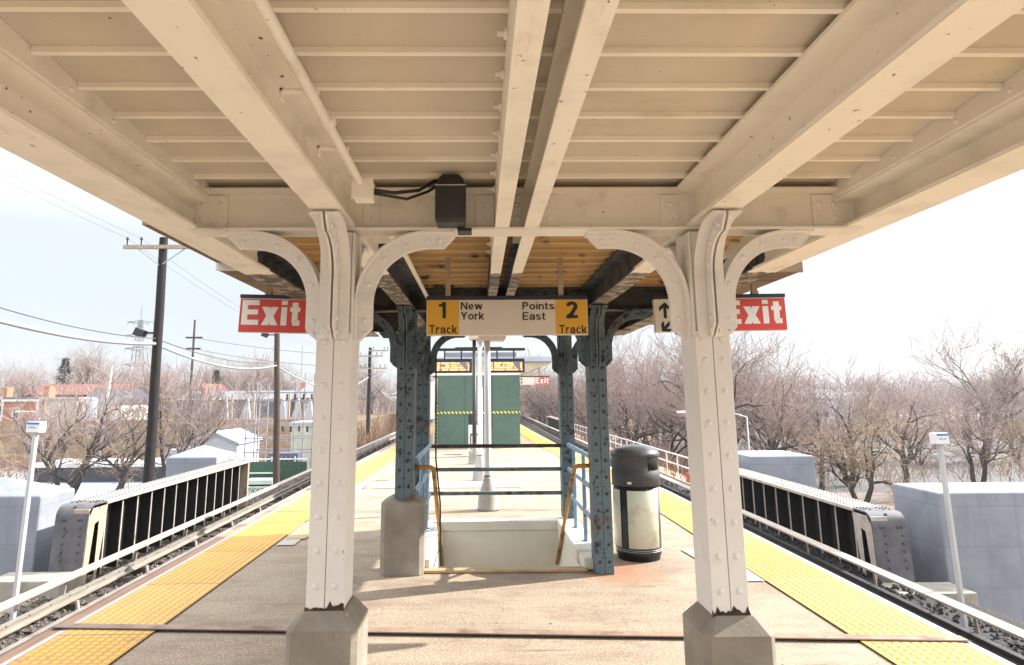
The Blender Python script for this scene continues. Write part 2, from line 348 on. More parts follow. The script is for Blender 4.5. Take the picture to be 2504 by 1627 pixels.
# ------------------------------------------------------------------ mesh builder
class MB:
    def __init__(s): s.v = []; s.f = []; s.sm = []
    def add(s, vs, fs, smooth=False):
        b = len(s.v); s.v += [tuple(x) for x in vs]
        for f in fs: s.f.append([b + i for i in f]); s.sm.append(smooth)
    def box(s, x0, x1, y0, y1, z0, z1, rot=None, piv=None):
        vs = [Vector((x, y, z)) for z in (z0, z1) for y in (y0, y1) for x in (x0, x1)]
        if rot:
            pv = Vector(piv) if piv else Vector(((x0 + x1) / 2, (y0 + y1) / 2, (z0 + z1) / 2))
            vs = [rot @ (q - pv) + pv for q in vs]
        s.add(vs, [(0, 2, 3, 1), (4, 5, 7, 6), (0, 1, 5, 4), (2, 6, 7, 3), (0, 4, 6, 2), (1, 3, 7, 5)])
    def prism(s, prof, axis, a0, a1):
        n = len(prof)
        def P(p, a):
            return (p[0], a, p[1]) if axis == 'y' else ((a, p[0], p[1]) if axis == 'x' else (p[0], p[1], a))
        vs = [P(p, a0) for p in prof] + [P(p, a1) for p in prof]
        fs = [tuple(range(n)), tuple(range(2 * n - 1, n - 1, -1))]
        fs += [(i, n + i, n + (i + 1) % n, (i + 1) % n) for i in range(n)]
        s.add(vs, fs)
    def loft(s, secs):
        n = len(secs[0]); b = []
        for q in secs: b += q
        fs = [tuple(range(n - 1, -1, -1)), tuple(range(len(b) - n, len(b)))]
        for k in range(len(secs) - 1):
            for i in range(n):
                fs.append((k * n + i, k * n + (i + 1) % n, (k + 1) * n + (i + 1) % n, (k + 1) * n + i))
        s.add(b, fs)
    def tube(s, pts, r, n=8, cap=True, smooth=True):
        pts = [Vector(p) for p in pts]
        rs = r if isinstance(r, (list, tuple)) else [r] * len(pts)
        vs = []; prev = None
        for i, p in enumerate(pts):
            d = (pts[min(i + 1, len(pts) - 1)] - pts[max(i - 1, 0)])
            if d.length < 1e-9: d = Vector((0, 0, 1))
            d.normalize()
            if prev is None:
                a = Vector((0, 0, 1)) if abs(d.z) < 0.9 else Vector((1, 0, 0))
                u = d.cross(a).normalized()
            else:
                u = (prev - d * prev.dot(d))
                u = u.normalized() if u.length > 1e-6 else d.orthogonal().normalized()
            prev = u; w = d.cross(u)
            for k in range(n):
                t = 2 * PI * k / n
                vs.append(p + (u * math.cos(t) + w * math.sin(t)) * rs[i])
        fs = []
        for i in range(len(pts) - 1):
            for k in range(n):
                a = i * n + k; b2 = i * n + (k + 1) % n
                fs.append((a, b2, b2 + n, a + n))
        s.add(vs, fs, smooth)
        if cap:
            s.add(vs[:n], [tuple(range(n - 1, -1, -1))]); s.add(vs[-n:], [tuple(range(n))])
    def lathe(s, prof, c, n=32, smooth=True, a0=0.0, a1=2 * PI):
        full = abs(a1 - a0 - 2 * PI) < 1e-6
        m_ = n if full else n + 1
        vs = []
        for r, z in prof:
            for k in range(m_):
                t = a0 + (a1 - a0) * k / n
                vs.append((c[0] + r * math.cos(t), c[1] + r * math.sin(t), c[2] + z))
        fs = []
        for i in range(len(prof) - 1):
            for k in range(n):
                k2 = (k + 1) % m_
                fs.append((i * m_ + k, i * m_ + k2, (i + 1) * m_ + k2, (i + 1) * m_ + k))
        s.add(vs, fs, smooth)
    def dome(s, c, nrm, r, h=0.6, n=10):
        c = Vector(c); d = Vector(nrm).normalized(); u = d.orthogonal().normalized(); w = d.cross(u)
        vs = []; fs = []
        for lv, (rr, hh) in enumerate(((1.0, 0.0), (0.86, 0.5), (0.5, 0.87))):
            for k in range(n):
                t = 2 * PI * k / n
                vs.append(c + (u * math.cos(t) + w * math.sin(t)) * r * rr + d * r * h * hh)
        vs.append(c + d * r * h)
        for lv in range(2):
            for k in range(n):
                fs.append((lv * n + k, lv * n + (k + 1) % n, lv * n + n + (k + 1) % n, lv * n + n + k))
        for k in range(n): fs.append((2 * n + k, 2 * n + (k + 1) % n, 3 * n))
        s.add(vs, fs, True)
    def quad(s, a, b, c, d): s.add([a, b, c, d], [(0, 1, 2, 3)])

def mesh_of(mb, off=Vector((0, 0, 0)), fix=True):
    me = bpy.data.meshes.new('mesh')
    me.from_pydata([(x - off.x, y - off.y, z - off.z) for x, y, z in mb.v], [], mb.f)
    me.polygons.foreach_set('use_smooth', mb.sm)
    if fix:
        bm = bmesh.new(); bm.from_mesh(me); bmesh.ops.recalc_face_normals(bm, faces=bm.faces); bm.to_mesh(me); bm.free()
    me.update()
    return me

def build(name, mb, mat, parent=None, bevel=0, fix=True):
    if parent is not None:
        o0 = origin_of(parent)
    else:
        xs = [v[0] for v in mb.v]; ys = [v[1] for v in mb.v]; zs = [v[2] for v in mb.v]
        o0 = Vector(((min(xs) + max(xs)) / 2, (min(ys) + max(ys)) / 2, min(zs)))
    me = mesh_of(mb, o0, fix); me.name = name
    me.materials.append(mat)
    o = bpy.data.objects.new(name, me); C.objects.link(o)
    if parent is not None: o.parent = parent
    else: o.location = o0
    if bevel:
        b = o.modifiers.new('bevel', 'BEVEL'); b.width = bevel; b.segments = 2; b.limit_method = 'ANGLE'
        b.angle_limit = R(40)
    return o

def islands(mb):
    par = list(range(len(mb.v)))
    def find(a):
        while par[a] != a:
            par[a] = par[par[a]]; a = par[a]
        return a
    for f in mb.f:
        r0 = find(f[0])
        for i in f[1:]:
            par[find(i)] = r0
    groups = {}
    for fi, f in enumerate(mb.f): groups.setdefault(find(f[0]), []).append(fi)
    out = []
    for fis in groups.values():
        q = MB(); idx = {}
        for fi in fis:
            nf = []
            for i in mb.f[fi]:
                if i not in idx: idx[i] = len(q.v); q.v.append(mb.v[i])
                nf.append(idx[i])
            q.f.append(nf); q.sm.append(mb.sm[fi])
        out.append(q)
    return out
def each(name, mb, mat, parent, bevel=0, fix=True):
    """every separate piece of mb becomes a part of its own"""
    return [build(name, q, mat, parent, bevel, fix) for q in islands(mb)]

def origin_of(o):
    p = Vector((0, 0, 0))
    while o is not None: p = p + o.location; o = o.parent
    return p

def tag(o, label, cat, group=None):
    o['label'] = label; o['category'] = cat
    if group: o['group'] = group
    return o
def struct(o, kind='structure'):
    o['kind'] = kind; return o
def thing(name, loc, label, cat, group=None):
    o = bpy.data.objects.new(name, None); C.objects.link(o); o.location = loc; o.empty_display_size = 0.2
    return tag(o, label, cat, group)
def copy_tree(o, parent=None):
    c = o.copy(); C.objects.link(c)
    if parent is not None: c.parent = parent
    for ch in list(o.children): copy_tree(ch, c)
    return c
def B(name, mat, parent, *boxes, bevel=0):
    if len(boxes) > 1:
        return [B(name, mat, parent, b, bevel=bevel) for b in boxes][0]
    mb = MB()
    for b in boxes: mb.box(*b)
    return build(name, mb, mat, parent, bevel)

def text_mb(body, x0, x1, z0, z1, y, bold=0.012, thick=0.0012):
    """lettering filling the box x0..x1, z0..z1 on a board facing -Y at depth y"""
    cu = bpy.data.curves.new('lettering', 'FONT'); cu.body = body; cu.size = 1; cu.offset = bold; cu.resolution_u = 4
    o = bpy.data.objects.new('lettering', cu); C.objects.link(o)
    bpy.context.view_layer.update()
    dg = bpy.context.evaluated_depsgraph_get()
    me = bpy.data.meshes.new_from_object(o.evaluated_get(dg))
    xs = [v.co.x for v in me.vertices]; ys = [v.co.y for v in me.vertices]
    mx_, nx_, my_, ny_ = max(xs), min(xs), max(ys), min(ys)
    mb = MB()
    vs = [(x0 + (v.co.x - nx_) / (mx_ - nx_) * (x1 - x0), y - thick, z0 + (v.co.y - ny_) / (my_ - ny_) * (z1 - z0)) for v in me.vertices]
    mb.add(vs, [tuple(p.vertices) for p in me.polygons])
    bpy.data.objects.remove(o); bpy.data.curves.remove(cu); bpy.data.meshes.remove(me)
    return mb
def fat(pts, w):
    """a flat stroke of width w along pts, mitred"""
    P = [Vector((p[0], p[1])) for p in pts]; n = len(P); L = []; Rr = []
    for i in range(n):
        d0 = (P[i] - P[i - 1]).normalized() if i > 0 else None
        d1 = (P[i + 1] - P[i]).normalized() if i < n - 1 else None
        a = d0 or d1; b = d1 or d0
        nn = Vector((-(a.y + b.y), a.x + b.x)); nn.normalize()
        c = max(0.5, nn.dot(Vector((-a.y, a.x))))
        L.append(P[i] + nn * (w / 2 / c)); Rr.append(P[i] - nn * (w / 2 / c))
    return [[L[i], L[i + 1], Rr[i + 1], Rr[i]] for i in range(n - 1)]
def arc(cx, cy, rx, ry, a0, a1, n=14):
    return [(cx + rx * math.cos(R(a0 + (a1 - a0) * k / n)), cy + ry * math.sin(R(a0 + (a1 - a0) * k / n))) for k in range(n + 1)]
def glyph(ch, w):
    """grotesque letter as polygons on a unit cap height; returns (polygons, advance)"""
    h = w / 2; X = 0.735
    def box(x0, x1, y0, y1): return [(x0, y0), (x1, y0), (x1, y1), (x0, y1)]
    def dia(x0, y0, x1, y1, k=1.2): return [(x0 - w * k / 2, y0), (x0 + w * k / 2, y0), (x1 + w * k / 2, y1), (x1 - w * k / 2, y1)]
    W = {'E': .60, 'T': .66, 'N': .72, 'Y': .72, 'P': .62, 'x': .58, 'i': w, 't': .36, 'r': .38, 'a': .56, 'c': .54, 'k': .58, 'e': .56, 'w': .86, 'o': .60, 'n': .54, 's': .52, '2': .58}[ch]
    if ch == 'E': p = [box(0, w, 0, 1), box(w, W, 1 - w, 1), box(w, W - .03, .5 - h + .02, .5 + h + .02), box(w, W, 0, w)]
    elif ch == 'T': p = [box(0, W, 1 - w, 1), box(W / 2 - h, W / 2 + h, 0, 1 - w)]
    elif ch == 'N': p = [box(0, w, 0, 1), box(W - w, W, 0, 1), dia(W - w * .62, 0, w * .62, 1)]
    elif ch == 'Y': p = [dia(W / 2, .40, w * .62, 1), dia(W / 2, .40, W - w * .62, 1), box(W / 2 - h, W / 2 + h, 0, .45)]
    elif ch == 'P': p = [box(0, w, 0, 1)] + fat([(w * .6, 1 - h), (W - .28, 1 - h)] + arc(W - .28, .715, .28 - h, .285 - h, 90, -90) + [(w * .6, .43 + h)], w)
    elif ch == 'x': p = [dia(w * .62, 0, W - w * .62, X, 1.25), dia(W - w * .62, 0, w * .62, X, 1.25)]
    elif ch == 'i': p = [box(0, w, 0, X), box(0, w, 1 - w * .85, 1)]
    elif ch == 't': p = fat([(.08 + h, .93), (.08 + h, .17), (.10 + h, .105), (.15 + h, h + .005), (W, h)], w) + [box(0, W, X - w * .85, X)]
    elif ch == 'r': p = [box(0, w, 0, X)] + fat([(h, .40), (h + .02, .52), (h + .09, .61), (h + .17, X - h), (W, X - h)], w)
    elif ch == 'a': p = fat([(.03 + h * .6, .50)] + arc(W / 2, .50, W / 2 - h - .01, X - h - .50, 165, 10) + [(W - h, .42), (W - h, 0)], w) + fat([(W - h, .41), (.30, .395), (h + .05, .34), (h, .22), (h + .04, .10), (.24, h), (.38, .11), (W - h, .22)], w * .95)
    elif ch == 'c': p = fat(arc(W / 2 + .02, X / 2, W / 2 - h, X / 2 - h, 38, 322, 24), w)
    elif ch == 'k': p = [box(0, w, 0, 1), dia(w * .9, .26, W - w * .72, X, 1.35), dia(W - w * .66, 0, w * 1.35, .44, 1.3)]
    elif ch == 'e': p = fat(arc(W / 2, X / 2, W / 2 - h, X / 2 - h, 0, 322, 26), w) + [box(w * .8, W - w * .5, X / 2 - h * .85, X / 2 + h * .85)]
    elif ch == 'w': p = [dia(W * .28, 0, w * .6, X, 1.05), dia(W * .28, 0, W / 2, X, 1.05), dia(W * .72, 0, W / 2, X, 1.05), dia(W * .72, 0, W - w * .6, X, 1.05)]
    elif ch == 'o': p = fat(arc(W / 2, X / 2, W / 2 - h, X / 2 - h, 0, 360, 30), w)
    elif ch == 'n': p = [box(0, w, 0, X)] + fat([(h, .42)] + arc(W / 2, .44, W / 2 - h, X - h - .44, 165, 0) + [(W - h, 0)], w)
    elif ch == 's': p = fat(arc(W / 2, X - .20, W / 2 - h, .20 - h, 20, 230, 14) + arc(W / 2, .20, W / 2 - h, .20 - h, 60, -160, 14), w)
    elif ch == '2': p = fat(arc(W / 2, .71, W / 2 - h, .29 - h, 175, -20, 16) + [(W - h - .08, .52), (.30, .30), (h + .05, .12), (h + .02, w)], w) + [box(0, W, 0, w)]
    return p, W
def word_mb(body, x0, x1, z0, z1, y, weight=0.17, thick=0.0012):
    """a word in plain grotesque strokes filling x0..x1, cap height z0..z1, on a board facing -Y"""
    gap = 0.105; xs = 0; polys = []; k = 0
    for ch in body:
        p, adv = glyph(ch, weight)
        for q in p:
            polys.append([(xs + a, b, k) for a, b in q]); k += 1
        xs += adv + gap * (1.0 - 0.5 * (weight - 0.15))
    xs -= gap * (1.0 - 0.5 * (weight - 0.15)); mb = MB()
    for q in polys:
        mb.add([(x0 + a / xs * (x1 - x0), y - thick - kk * 0.000006, z0 + b * (z1 - z0)) for a, b, kk in q], [tuple(range(len(q)))])
    return mb
def join(*mbs):
    r = MB()
    for q in mbs: r.add(q.v, q.f)
    return r
def arrow_mb(cx, cz, size, ang, y, thick=0.0012):
    """a bold arrow with a chevron head, pointing along ang (0 = up, clockwise)"""
    s_ = size / 2; w = size * 0.10
    shapes = [[(-w, -s_), (w, -s_), (w, s_ * 0.8), (-w, s_ * 0.8)],
              [(0, s_), (0, s_ - 2.4 * w), (-s_ * 0.72, s_ * 0.05 - w), (-s_ * 0.72, s_ * 0.05 + 1.6 * w)],
              [(0, s_), (s_ * 0.72, s_ * 0.05 + 1.6 * w), (s_ * 0.72, s_ * 0.05 - w), (0, s_ - 2.4 * w)]]
    mb = MB(); c_, n_ = math.cos(ang), math.sin(ang)
    for i, sh in enumerate(shapes):
        mb.add([(cx + p * c_ + q * n_, y - thick - i * 0.0003, cz - p * n_ + q * c_) for p, q in sh], [(0, 1, 2, 3)])
    return mb

# ------------------------------------------------------------------ the ground and railway setting
GZ = -5.0
g = MB(); n_ = 24
g.box(-1500, 1500, -300, 2400, GZ - 1, GZ)
struct(build('ground', g, m_ground))
# track embankment on both sides of the road bridge (the road passes under y 11.4 .. 18.4)
def emb(y0, y1):
    mb = MB(); mb.prism([(-11.5, GZ - 0.2), (-7.2, -1.42), (7.2, -1.42), (11.5, GZ - 0.2)], 'y', y0, y1); return mb
struct(build('track_embankment', join(emb(-25, 11.3), emb(18.6, 240)), m_earth))
bd = MB(); bd.box(-7.0, 7.2, 11.28, 18.62, -1.75, -1.425)
struct(build('bridge_deck', bd, m_girder))
tb = MB()
tb.box(-6.9, -2.2, -25, 240, -1.45, -1.34)
struct(build('track_bed', tb, m_ballast))
tb = MB(); tb.box(2.3, 7.0, -25, 240, -1.45, -1.34)
struct(build('track_bed', tb, m_darkballast))
ti = MB()
for x0, x1 in ((-5.95, -3.0), (3.25, 5.95)):
    y = -6
    while y < 90:
        ti.box(x0, x1, y, y + 0.24, -1.40, -1.305); y += 0.58
struct(build('track_sleepers', ti, m_tie))
rl = MB()
for x in (-4.95, -3.52, 3.66, 5.06):
    rl.prism([(x - 0.07, -1.305), (x + 0.07, -1.305), (x + 0.07, -1.285), (x + 0.012, -1.27), (x + 0.012, -1.18), (x + 0.036, -1.165), (x + 0.036, -1.13), (x - 0.036, -1.13), (x - 0.036, -1.165), (x - 0.012, -1.18), (x - 0.012, -1.27), (x - 0.07, -1.285)], 'y', -20, 120)
struct(build('track_rails', rl, m_rail))
# loose ballast
st = MB(); r2 = random.Random(3)
def stone(mb, x, y, z, s):
    a = [Vector((1, 0, 0)), Vector((-1, 0, 0)), Vector((0, 1, 0)), Vector((0, -1, 0)), Vector((0, 0, 1)), Vector((0, 0, -1))]
    ro = Matrix.Rotation(r2.uniform(0, 6), 3, 'Z') @ Matrix.Rotation(r2.uniform(0, 6), 3, 'X')
    vs = [ro @ (p * s * r2.uniform(0.6, 1.2)) + Vector((x, y, z)) for p in a]
    mb.add(vs, [(0, 2, 4), (2, 1, 4), (1, 3, 4), (3, 0, 4), (2, 0, 5), (1, 2, 5), (3, 1, 5), (0, 3, 5)])
for i in range(9000):
    y = 5.5 + 26 * r2.random() ** 1.5; x = r2.uniform(-6.6, -4.4)
    stone(st, x, y, -1.34 + r2.uniform(0, 0.05), r2.uniform(0.02, 0.045))
struct(build('ballast_gravel', st, m_stone, fix=False), 'stuff')
st = MB()
for i in range(4500):
    y = 5 + 22 * r2.random() ** 1.5; x = r2.uniform(4.6, 6.6)
    stone(st, x, y, -1.34 + r2.uniform(0, 0.05), r2.uniform(0.02, 0.045))
struct(build('ballast_gravel', st, m_darkballast, fix=False), 'stuff')

# ------------------------------------------------------------------ platform
XL, XR = -3.05, 3.2
HX0, HX1, HY0, HY1 = -0.53, 1.02, 6.44, 8.36     # stair opening
def right_x(y):
    pts = [(-8, 3.2), (11.5, 3.2), (21.6, 2.62), (30, 2.45), (60, 2.1), (75, 2.0)]
    for (a, b), (c, d) in zip(pts, pts[1:]):
        if y <= c: return b + (d - b) * (y - a) / (c - a)
    return 2.0
def left_x(y):
    pts = [(-8, -3.05), (12, -3.05), (22, -2.92), (60, -2.3), (75, -2.2)]
    for (a, b), (c, d) in zip(pts, pts[1:]):
        if y <= c: return b + (d - b) * (y - a) / (c - a)
    return -2.2
pf = MB()
def slab(poly, z0, z1): pf.prism(poly, 'z', z0, z1)
T0, T1 = -0.28, 0.0
slab([(XL, -8), (XR, -8), (XR, HY0), (XL, HY0)], T0, T1)
slab([(XL, HY0), (HX0, HY0), (HX0, HY1), (XL, HY1)], T0, T1)
slab([(HX1, HY0), (XR, HY0), (XR, HY1), (HX1, HY1)], T0, T1)
ys = [HY1, 11.5, 16, 21.6, 30, 45, 60, 75]
for a, b in zip(ys, ys[1:]):
    slab([(left_x(a), a), (right_x(a), a), (right_x(b), b), (left_x(b), b)], T0, T1)
struct(build('platform', pf, m_platform))
pw = MB()
pw.box(XL + 0.5, -2.2, -8, 70, -1.5, -0.281); pw.box(1.9, XR - 0.7, -8, 60, -1.5, -0.281)
struct(build('platform_support_wall', pw, m_conc))
# tactile strips, edge lines and edge boards as thin sheets
def strip(name, mat, lx, w0, w1, z, y0=-8, y1=70, side=1):
    mb = MB(); yy = [y0, 0, 6, 11.5, 16, 21.6, 26, 30, 45, 60, 70]
    yy = [q for q in yy if y0 <= q <= y1]
    for a, b in zip(yy, yy[1:]):
        mb.quad((lx(a) + side * w0, a, z), (lx(a) + side * w1, a, z), (lx(b) + side * w1, b, z), (lx(b) + side * w0, b, z))
    return struct(build(name, mb, mat, fix=False))
def face_up(o):
    bm = bmesh.new(); bm.from_mesh(o.data)
    for f in bm.faces:
        if f.normal.z < 0: f.normal_flip()
    bm.to_mesh(o.data); bm.free()
for o in (strip('tactile_strip', m_tactile, left_x, 0.17, 0.80, 0.012),
          strip('tactile_strip', m_tactile, right_x, 0.085, 0.72, 0.012, side=-1),
          strip('platform_edge_line', m_edgewhite, left_x, 0.125, 0.168, 0.008),
          strip('platform_edge_line', m_edgewhite, right_x, 0.02, 0.083, 0.008, side=-1),
          strip('platform_edge_board', m_edgewood, left_x, 0.025, 0.123, 0.006)):
    face_up(o)
eb = MB()
for a, b in zip([-8, 12, 22, 60], [12, 22, 60, 70]):
    eb.prism([(left_x(a) - 0.03, a), (left_x(a) + 0.023, a), (left_x(b) + 0.023, b), (left_x(b) - 0.03, b)], 'z', -0.25, 0.010)
struct(build('platform_edge_nosing', eb, m_girderedge))
# expansion joints
jp = MB(); jd = MB()
def joint(y0, y1, w, z, mb):
    sl = (y1 - y0) / (XR - XL)
    mb.quad((XL + 0.04, y0, z), (XR - 0.02, y1, z), (XR - 0.02, y1 + w, z), (XL + 0.04, y0 + w, z))
joint(5.02, 4.55, 0.10, 0.016, jp)
joint(5.00, 4.53, 0.022, 0.020, jd)
for y in (9.72, 12.0, 14.6, 17.4, 23.5, 27):
    joint(y, y - 0.1, 0.02, 0.016, jd)
for mb, nm, mt in ((jp, 'expansion_joint_plate', m_plate), (jd, 'expansion_joint', m_joint)):
    face_up(struct(build(nm, mb, mt, fix=False)))
wp = MB(); wp.quad((-1.9, 12.1, 0.010), (0.75, 12.0, 0.010), (0.75, 12.9, 0.010), (-1.9, 13.0, 0.010))
wp.quad((-2.22, 7.6, 0.010), (-2.02, 7.6, 0.010), (-2.05, 12.9, 0.010), (-2.24, 13, 0.010))
wp.quad((2.2, 6.0, 0.010), (2.47, 6.0, 0.010), (2.47, 7.2, 0.010), (2.1, 7.2, 0.010))
face_up(struct(build('platform_concrete_patch', wp, M('pale_concrete', (0.47, 0.43, 0.38), 0.85, var=0.15), fix=False)))

wp = MB(); wp.quad((-2.20, 7.9, 0.0135), (-1.98, 7.9, 0.0135), (-1.98, 9.0, 0.0135), (-2.20, 9.0, 0.0135)); wp.quad((-2.0, 13.1, 0.0135), (-1.75, 13.1, 0.0135), (-1.75, 14.0, 0.0135), (-2.0, 14.0, 0.0135))
face_up(struct(build('faded_yellow_marking', wp, M('faded_yellow', (0.50, 0.37, 0.15), 0.85, var=0.25, dirt=(0.38, 0.30, 0.21), dirt_at=(0.45, 0.6), dirt_scale=8), fix=False)))

# ------------------------------------------------------------------ stairwell
stw = thing('staircase', (0.245, 6.45, 0), 'white walled stairwell opening in the platform with wooden nosing', 'staircase')
sb = MB()
for k in range(9):
    z = -0.17 * (k + 1)
    sb.box(HX0 + 0.08, HX1 - 0.08, HY0 + 0.06 + 0.25 * k, HY0 + 0.06 + 0.25 * (k + 1), z - 0.17, z)
each('step', sb, m_conc, stw)
B('back_wall', m_stairwhite, stw, (HX0, HX1, HY1 - 0.06, HY1 + 0.06, -1.9, 0.0), bevel=0.006)
B('back_curb', m_stairwhite, stw, (HX0 - 0.02, HX1 + 0.02, HY1 - 0.075, HY1 + 0.11, 0.002, 0.115), bevel=0.012)
sw = MB(); sw.box(HX0, HX0 + 0.07, HY0 + 0.05, HY1 - 0.062, -1.9, 0.10); build('side_wall', sw, m_stairwhite, stw, 0.006)
sw = MB(); sw.box(HX1 - 0.07, HX1, HY0 + 0.05, HY1 - 0.062, -1.9, 0.0); build('side_wall', sw, m_stairwhite, stw, 0.006)
B('side_curb', m_stairwhite, stw, (HX1 - 0.075, HX1 + 0.16, HY0 + 0.30, HY1 + 0.10, 0.002, 0.125), (HX1 - 0.05, HX1 + 0.10, HY0 + 0.0, HY0 + 0.295, 0.002, 0.10), bevel=0.015)
B('side_curb', m_stairwhite, stw, (HX0 - 0.10, HX0 - 0.002, HY0 + 0.10, HY1 + 0.10, 0.002, 0.10), bevel=0.012)
B('nosing', m_nosing, stw, (HX0 + 0.01, HX1 - 0.02, HY0 - 0.05, HY0 + 0.05, 0.003, 0.028), bevel=0.006)
# handrails going down
for s_, x in ((-1, -0.435), (1, 0.925)):
    h = MB()
    x2 = x - s_ * 0.0
    h.tube([(x + s_ * 0.16, 6.52, 0.93), (x + s_ * 0.03, 6.50, 0.93), (x, 6.53, 0.915), (x, 6.62, 0.85), (x + s_ * 0.0, 8.25, -0.36)], 0.021, 10)
    h.dome((x + s_ * 0.165, 6.52, 0.93), (s_, 0, 0), 0.04)
    lab = 'rusty yellow handrail going down the stairs beside the concrete pedestal' if s_ < 0 else 'rusty yellow handrail going down the stairs beside the slate blue column'
    o = tag(build('handrail', h, m_rustrail), lab, 'handrail', 'yellow stair handrails')
cb = MB(); cb.tube([(-0.42, 6.56, 2.0), (-0.415, 6.56, 1.0), (-0.37, 6.55, 0.6), (-0.36, 6.55, 0.03)], 0.009, 6)
tag(build('cable', cb, m_blackmetal), 'thin black cable dropping beside the left yellow handrail', 'cable')
# railings
def side_rail(x, lab):
    t = thing('stair_railing', (x, 7.4, 0.0), lab, 'railing', 'blue pipe railings round the stairwell')
    for z in (1.0, 0.71, 0.42):
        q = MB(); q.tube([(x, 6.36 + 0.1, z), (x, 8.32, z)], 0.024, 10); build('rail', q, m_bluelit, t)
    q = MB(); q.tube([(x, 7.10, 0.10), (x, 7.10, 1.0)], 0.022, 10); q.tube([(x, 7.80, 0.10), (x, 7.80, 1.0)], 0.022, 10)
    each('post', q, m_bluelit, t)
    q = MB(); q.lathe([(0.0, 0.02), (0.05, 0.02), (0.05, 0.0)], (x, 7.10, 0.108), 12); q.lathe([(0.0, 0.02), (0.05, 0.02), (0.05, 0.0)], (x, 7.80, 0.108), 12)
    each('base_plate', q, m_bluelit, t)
    return t
side_rail(1.10, 'blue three-bar pipe railing along the trash can side of the stairwell')
side_rail(-0.60, 'blue three-bar pipe railing along the pedestal side of the stairwell')
t = thing('stair_railing', (0.2, 8.4, 0), 'dark blue three-bar railing across the back of the stairwell', 'railing', 'blue pipe railings round the stairwell')
for z, mt in ((0.985, m_dark), (0.705, m_blue), (0.422, m_blue)):
    q = MB(); q.tube([(-0.62, 8.40, z), (1.05, 8.40, z - 0.004)], 0.024, 10); build('rail', q, mt, t)

# ------------------------------------------------------------------ pedestals and columns
def ring(cx, cy, hx, hy, c, z):
    return [(cx - hx + c, cy - hy, z), (cx + hx - c, cy - hy, z), (cx + hx, cy - hy + c, z), (cx + hx, cy + hy - c, z),
            (cx + hx - c, cy + hy, z), (cx - hx + c, cy + hy, z), (cx - hx, cy + hy - c, z), (cx - hx, cy - hy + c, z)]
def pedestal(cx, cy, hx, hy, z1, z2, lab, c=0.028):
    mb = MB()
    mb.loft([ring(cx, cy, hx, hy, c, 0.001), ring(cx, cy, hx, hy, c, z1), ring(cx, cy, max(hx * 0.55, 0.097), max(hy * 0.66, 0.118), c * 0.6, z2)])
    return tag(build('concrete_pedestal', mb, m_conc, bevel=0.004), lab, 'pedestal', 'concrete pedestals under the columns')
pedestal(-0.69, 3.255, 0.158, 0.165, 0.595, 0.665, 'chamfered concrete pedestal under the cream column with its base paint torn, nearer the black speaker')
pedestal(1.143, 3.255, 0.160, 0.175, 0.555, 0.625, 'chamfered concrete pedestal under the cream column nearer the trash can')
pedestal(-0.705, 6.48, 0.20, 0.16, 0.63, 0.68, 'tall grey concrete pedestal under the slate blue column at the stair entrance', 0.04)

ZT = 2.418      # underside of the bent's lower flange
def sweep(mb, o, d, path, a, b, c, e, taper=False):
    """sweep the rectangle (a..b along the curve normal, c..e sideways) along path [(s, z, ns, nz)]"""
    o = Vector(o); d = Vector(d); p = Vector((-d.y, d.x, 0)); vs = []
    for i, (s_, z, ns_, nz) in enumerate(path):
        kk = 0.28 if taper and i in (0, len(path) - 1) else 1.0
        for u, w in ((a * kk, c), (b, c), (b, e), (a * kk, e)):
            vs.append(o + d * (s_ + ns_ * u) + Vector((0, 0, z + nz * u)) + p * w)
    fs = [(0, 1, 2, 3), tuple(len(vs) - 4 + i for i in (3, 2, 1, 0))]
    for i in range(len(path) - 1):
        for k in range(4):
            fs.append((i * 4 + k, i * 4 + (k + 1) % 4, i * 4 + 4 + (k + 1) % 4, i * 4 + 4 + k))
    mb.add(vs, fs)
def bracket(parent, o, d, mat, zt=ZT, zb=1.87, L=0.49, Rr=0.36):
    path = [(0.0, zb, -1, 0), (0.0, zb + 0.06, -1, 0), (0.0, zt - Rr, -1, 0)]
    for k in range(1, 17):
        th = PI / 2 * k / 16
        path.append((Rr - Rr * math.cos(th), zt - Rr + Rr * math.sin(th), -math.cos(th), math.sin(th)))
    path += [(L - 0.055, zt, 0, 1), (L, zt, 0, 1)]
    mb = MB()
    sweep(mb, o, d, path, -0.082, 0.0, 0.005, 0.017, True)
    sweep(mb, o, d, path, -0.082, 0.0, -0.017, -0.005, True)
    sweep(mb, o, d, path, -0.012, 0.0, 0.0171, 0.070)
    sweep(mb, o, d, path, -0.012, 0.0, -0.070, -0.0171)
    pd = Vector((-d[1], d[0], 0)); rv = MB()
    def riv(s_, z, ns_, nz, u):
        for sg in (1, -1):
            pos = Vector(o) + Vector(d) * (s_ + ns_ * u) + Vector((0, 0, z + nz * u)) + pd * (0.017 * sg)
            rv.dome(pos, pd * sg, 0.0145, 0.7)
    for z in (zb + 0.035, zb + 0.10): riv(0.0, z, -1, 0, -0.045)
    for k in (3, 8, 12):
        riv(*path[2 + k], -0.045)
    for s_ in (L - 0.075, L - 0.135): riv(s_, zt, 0, 1, -0.045)
    b = build('bracket', mb, mat, parent, 0.002)
    each('rivet', rv, mat, b)
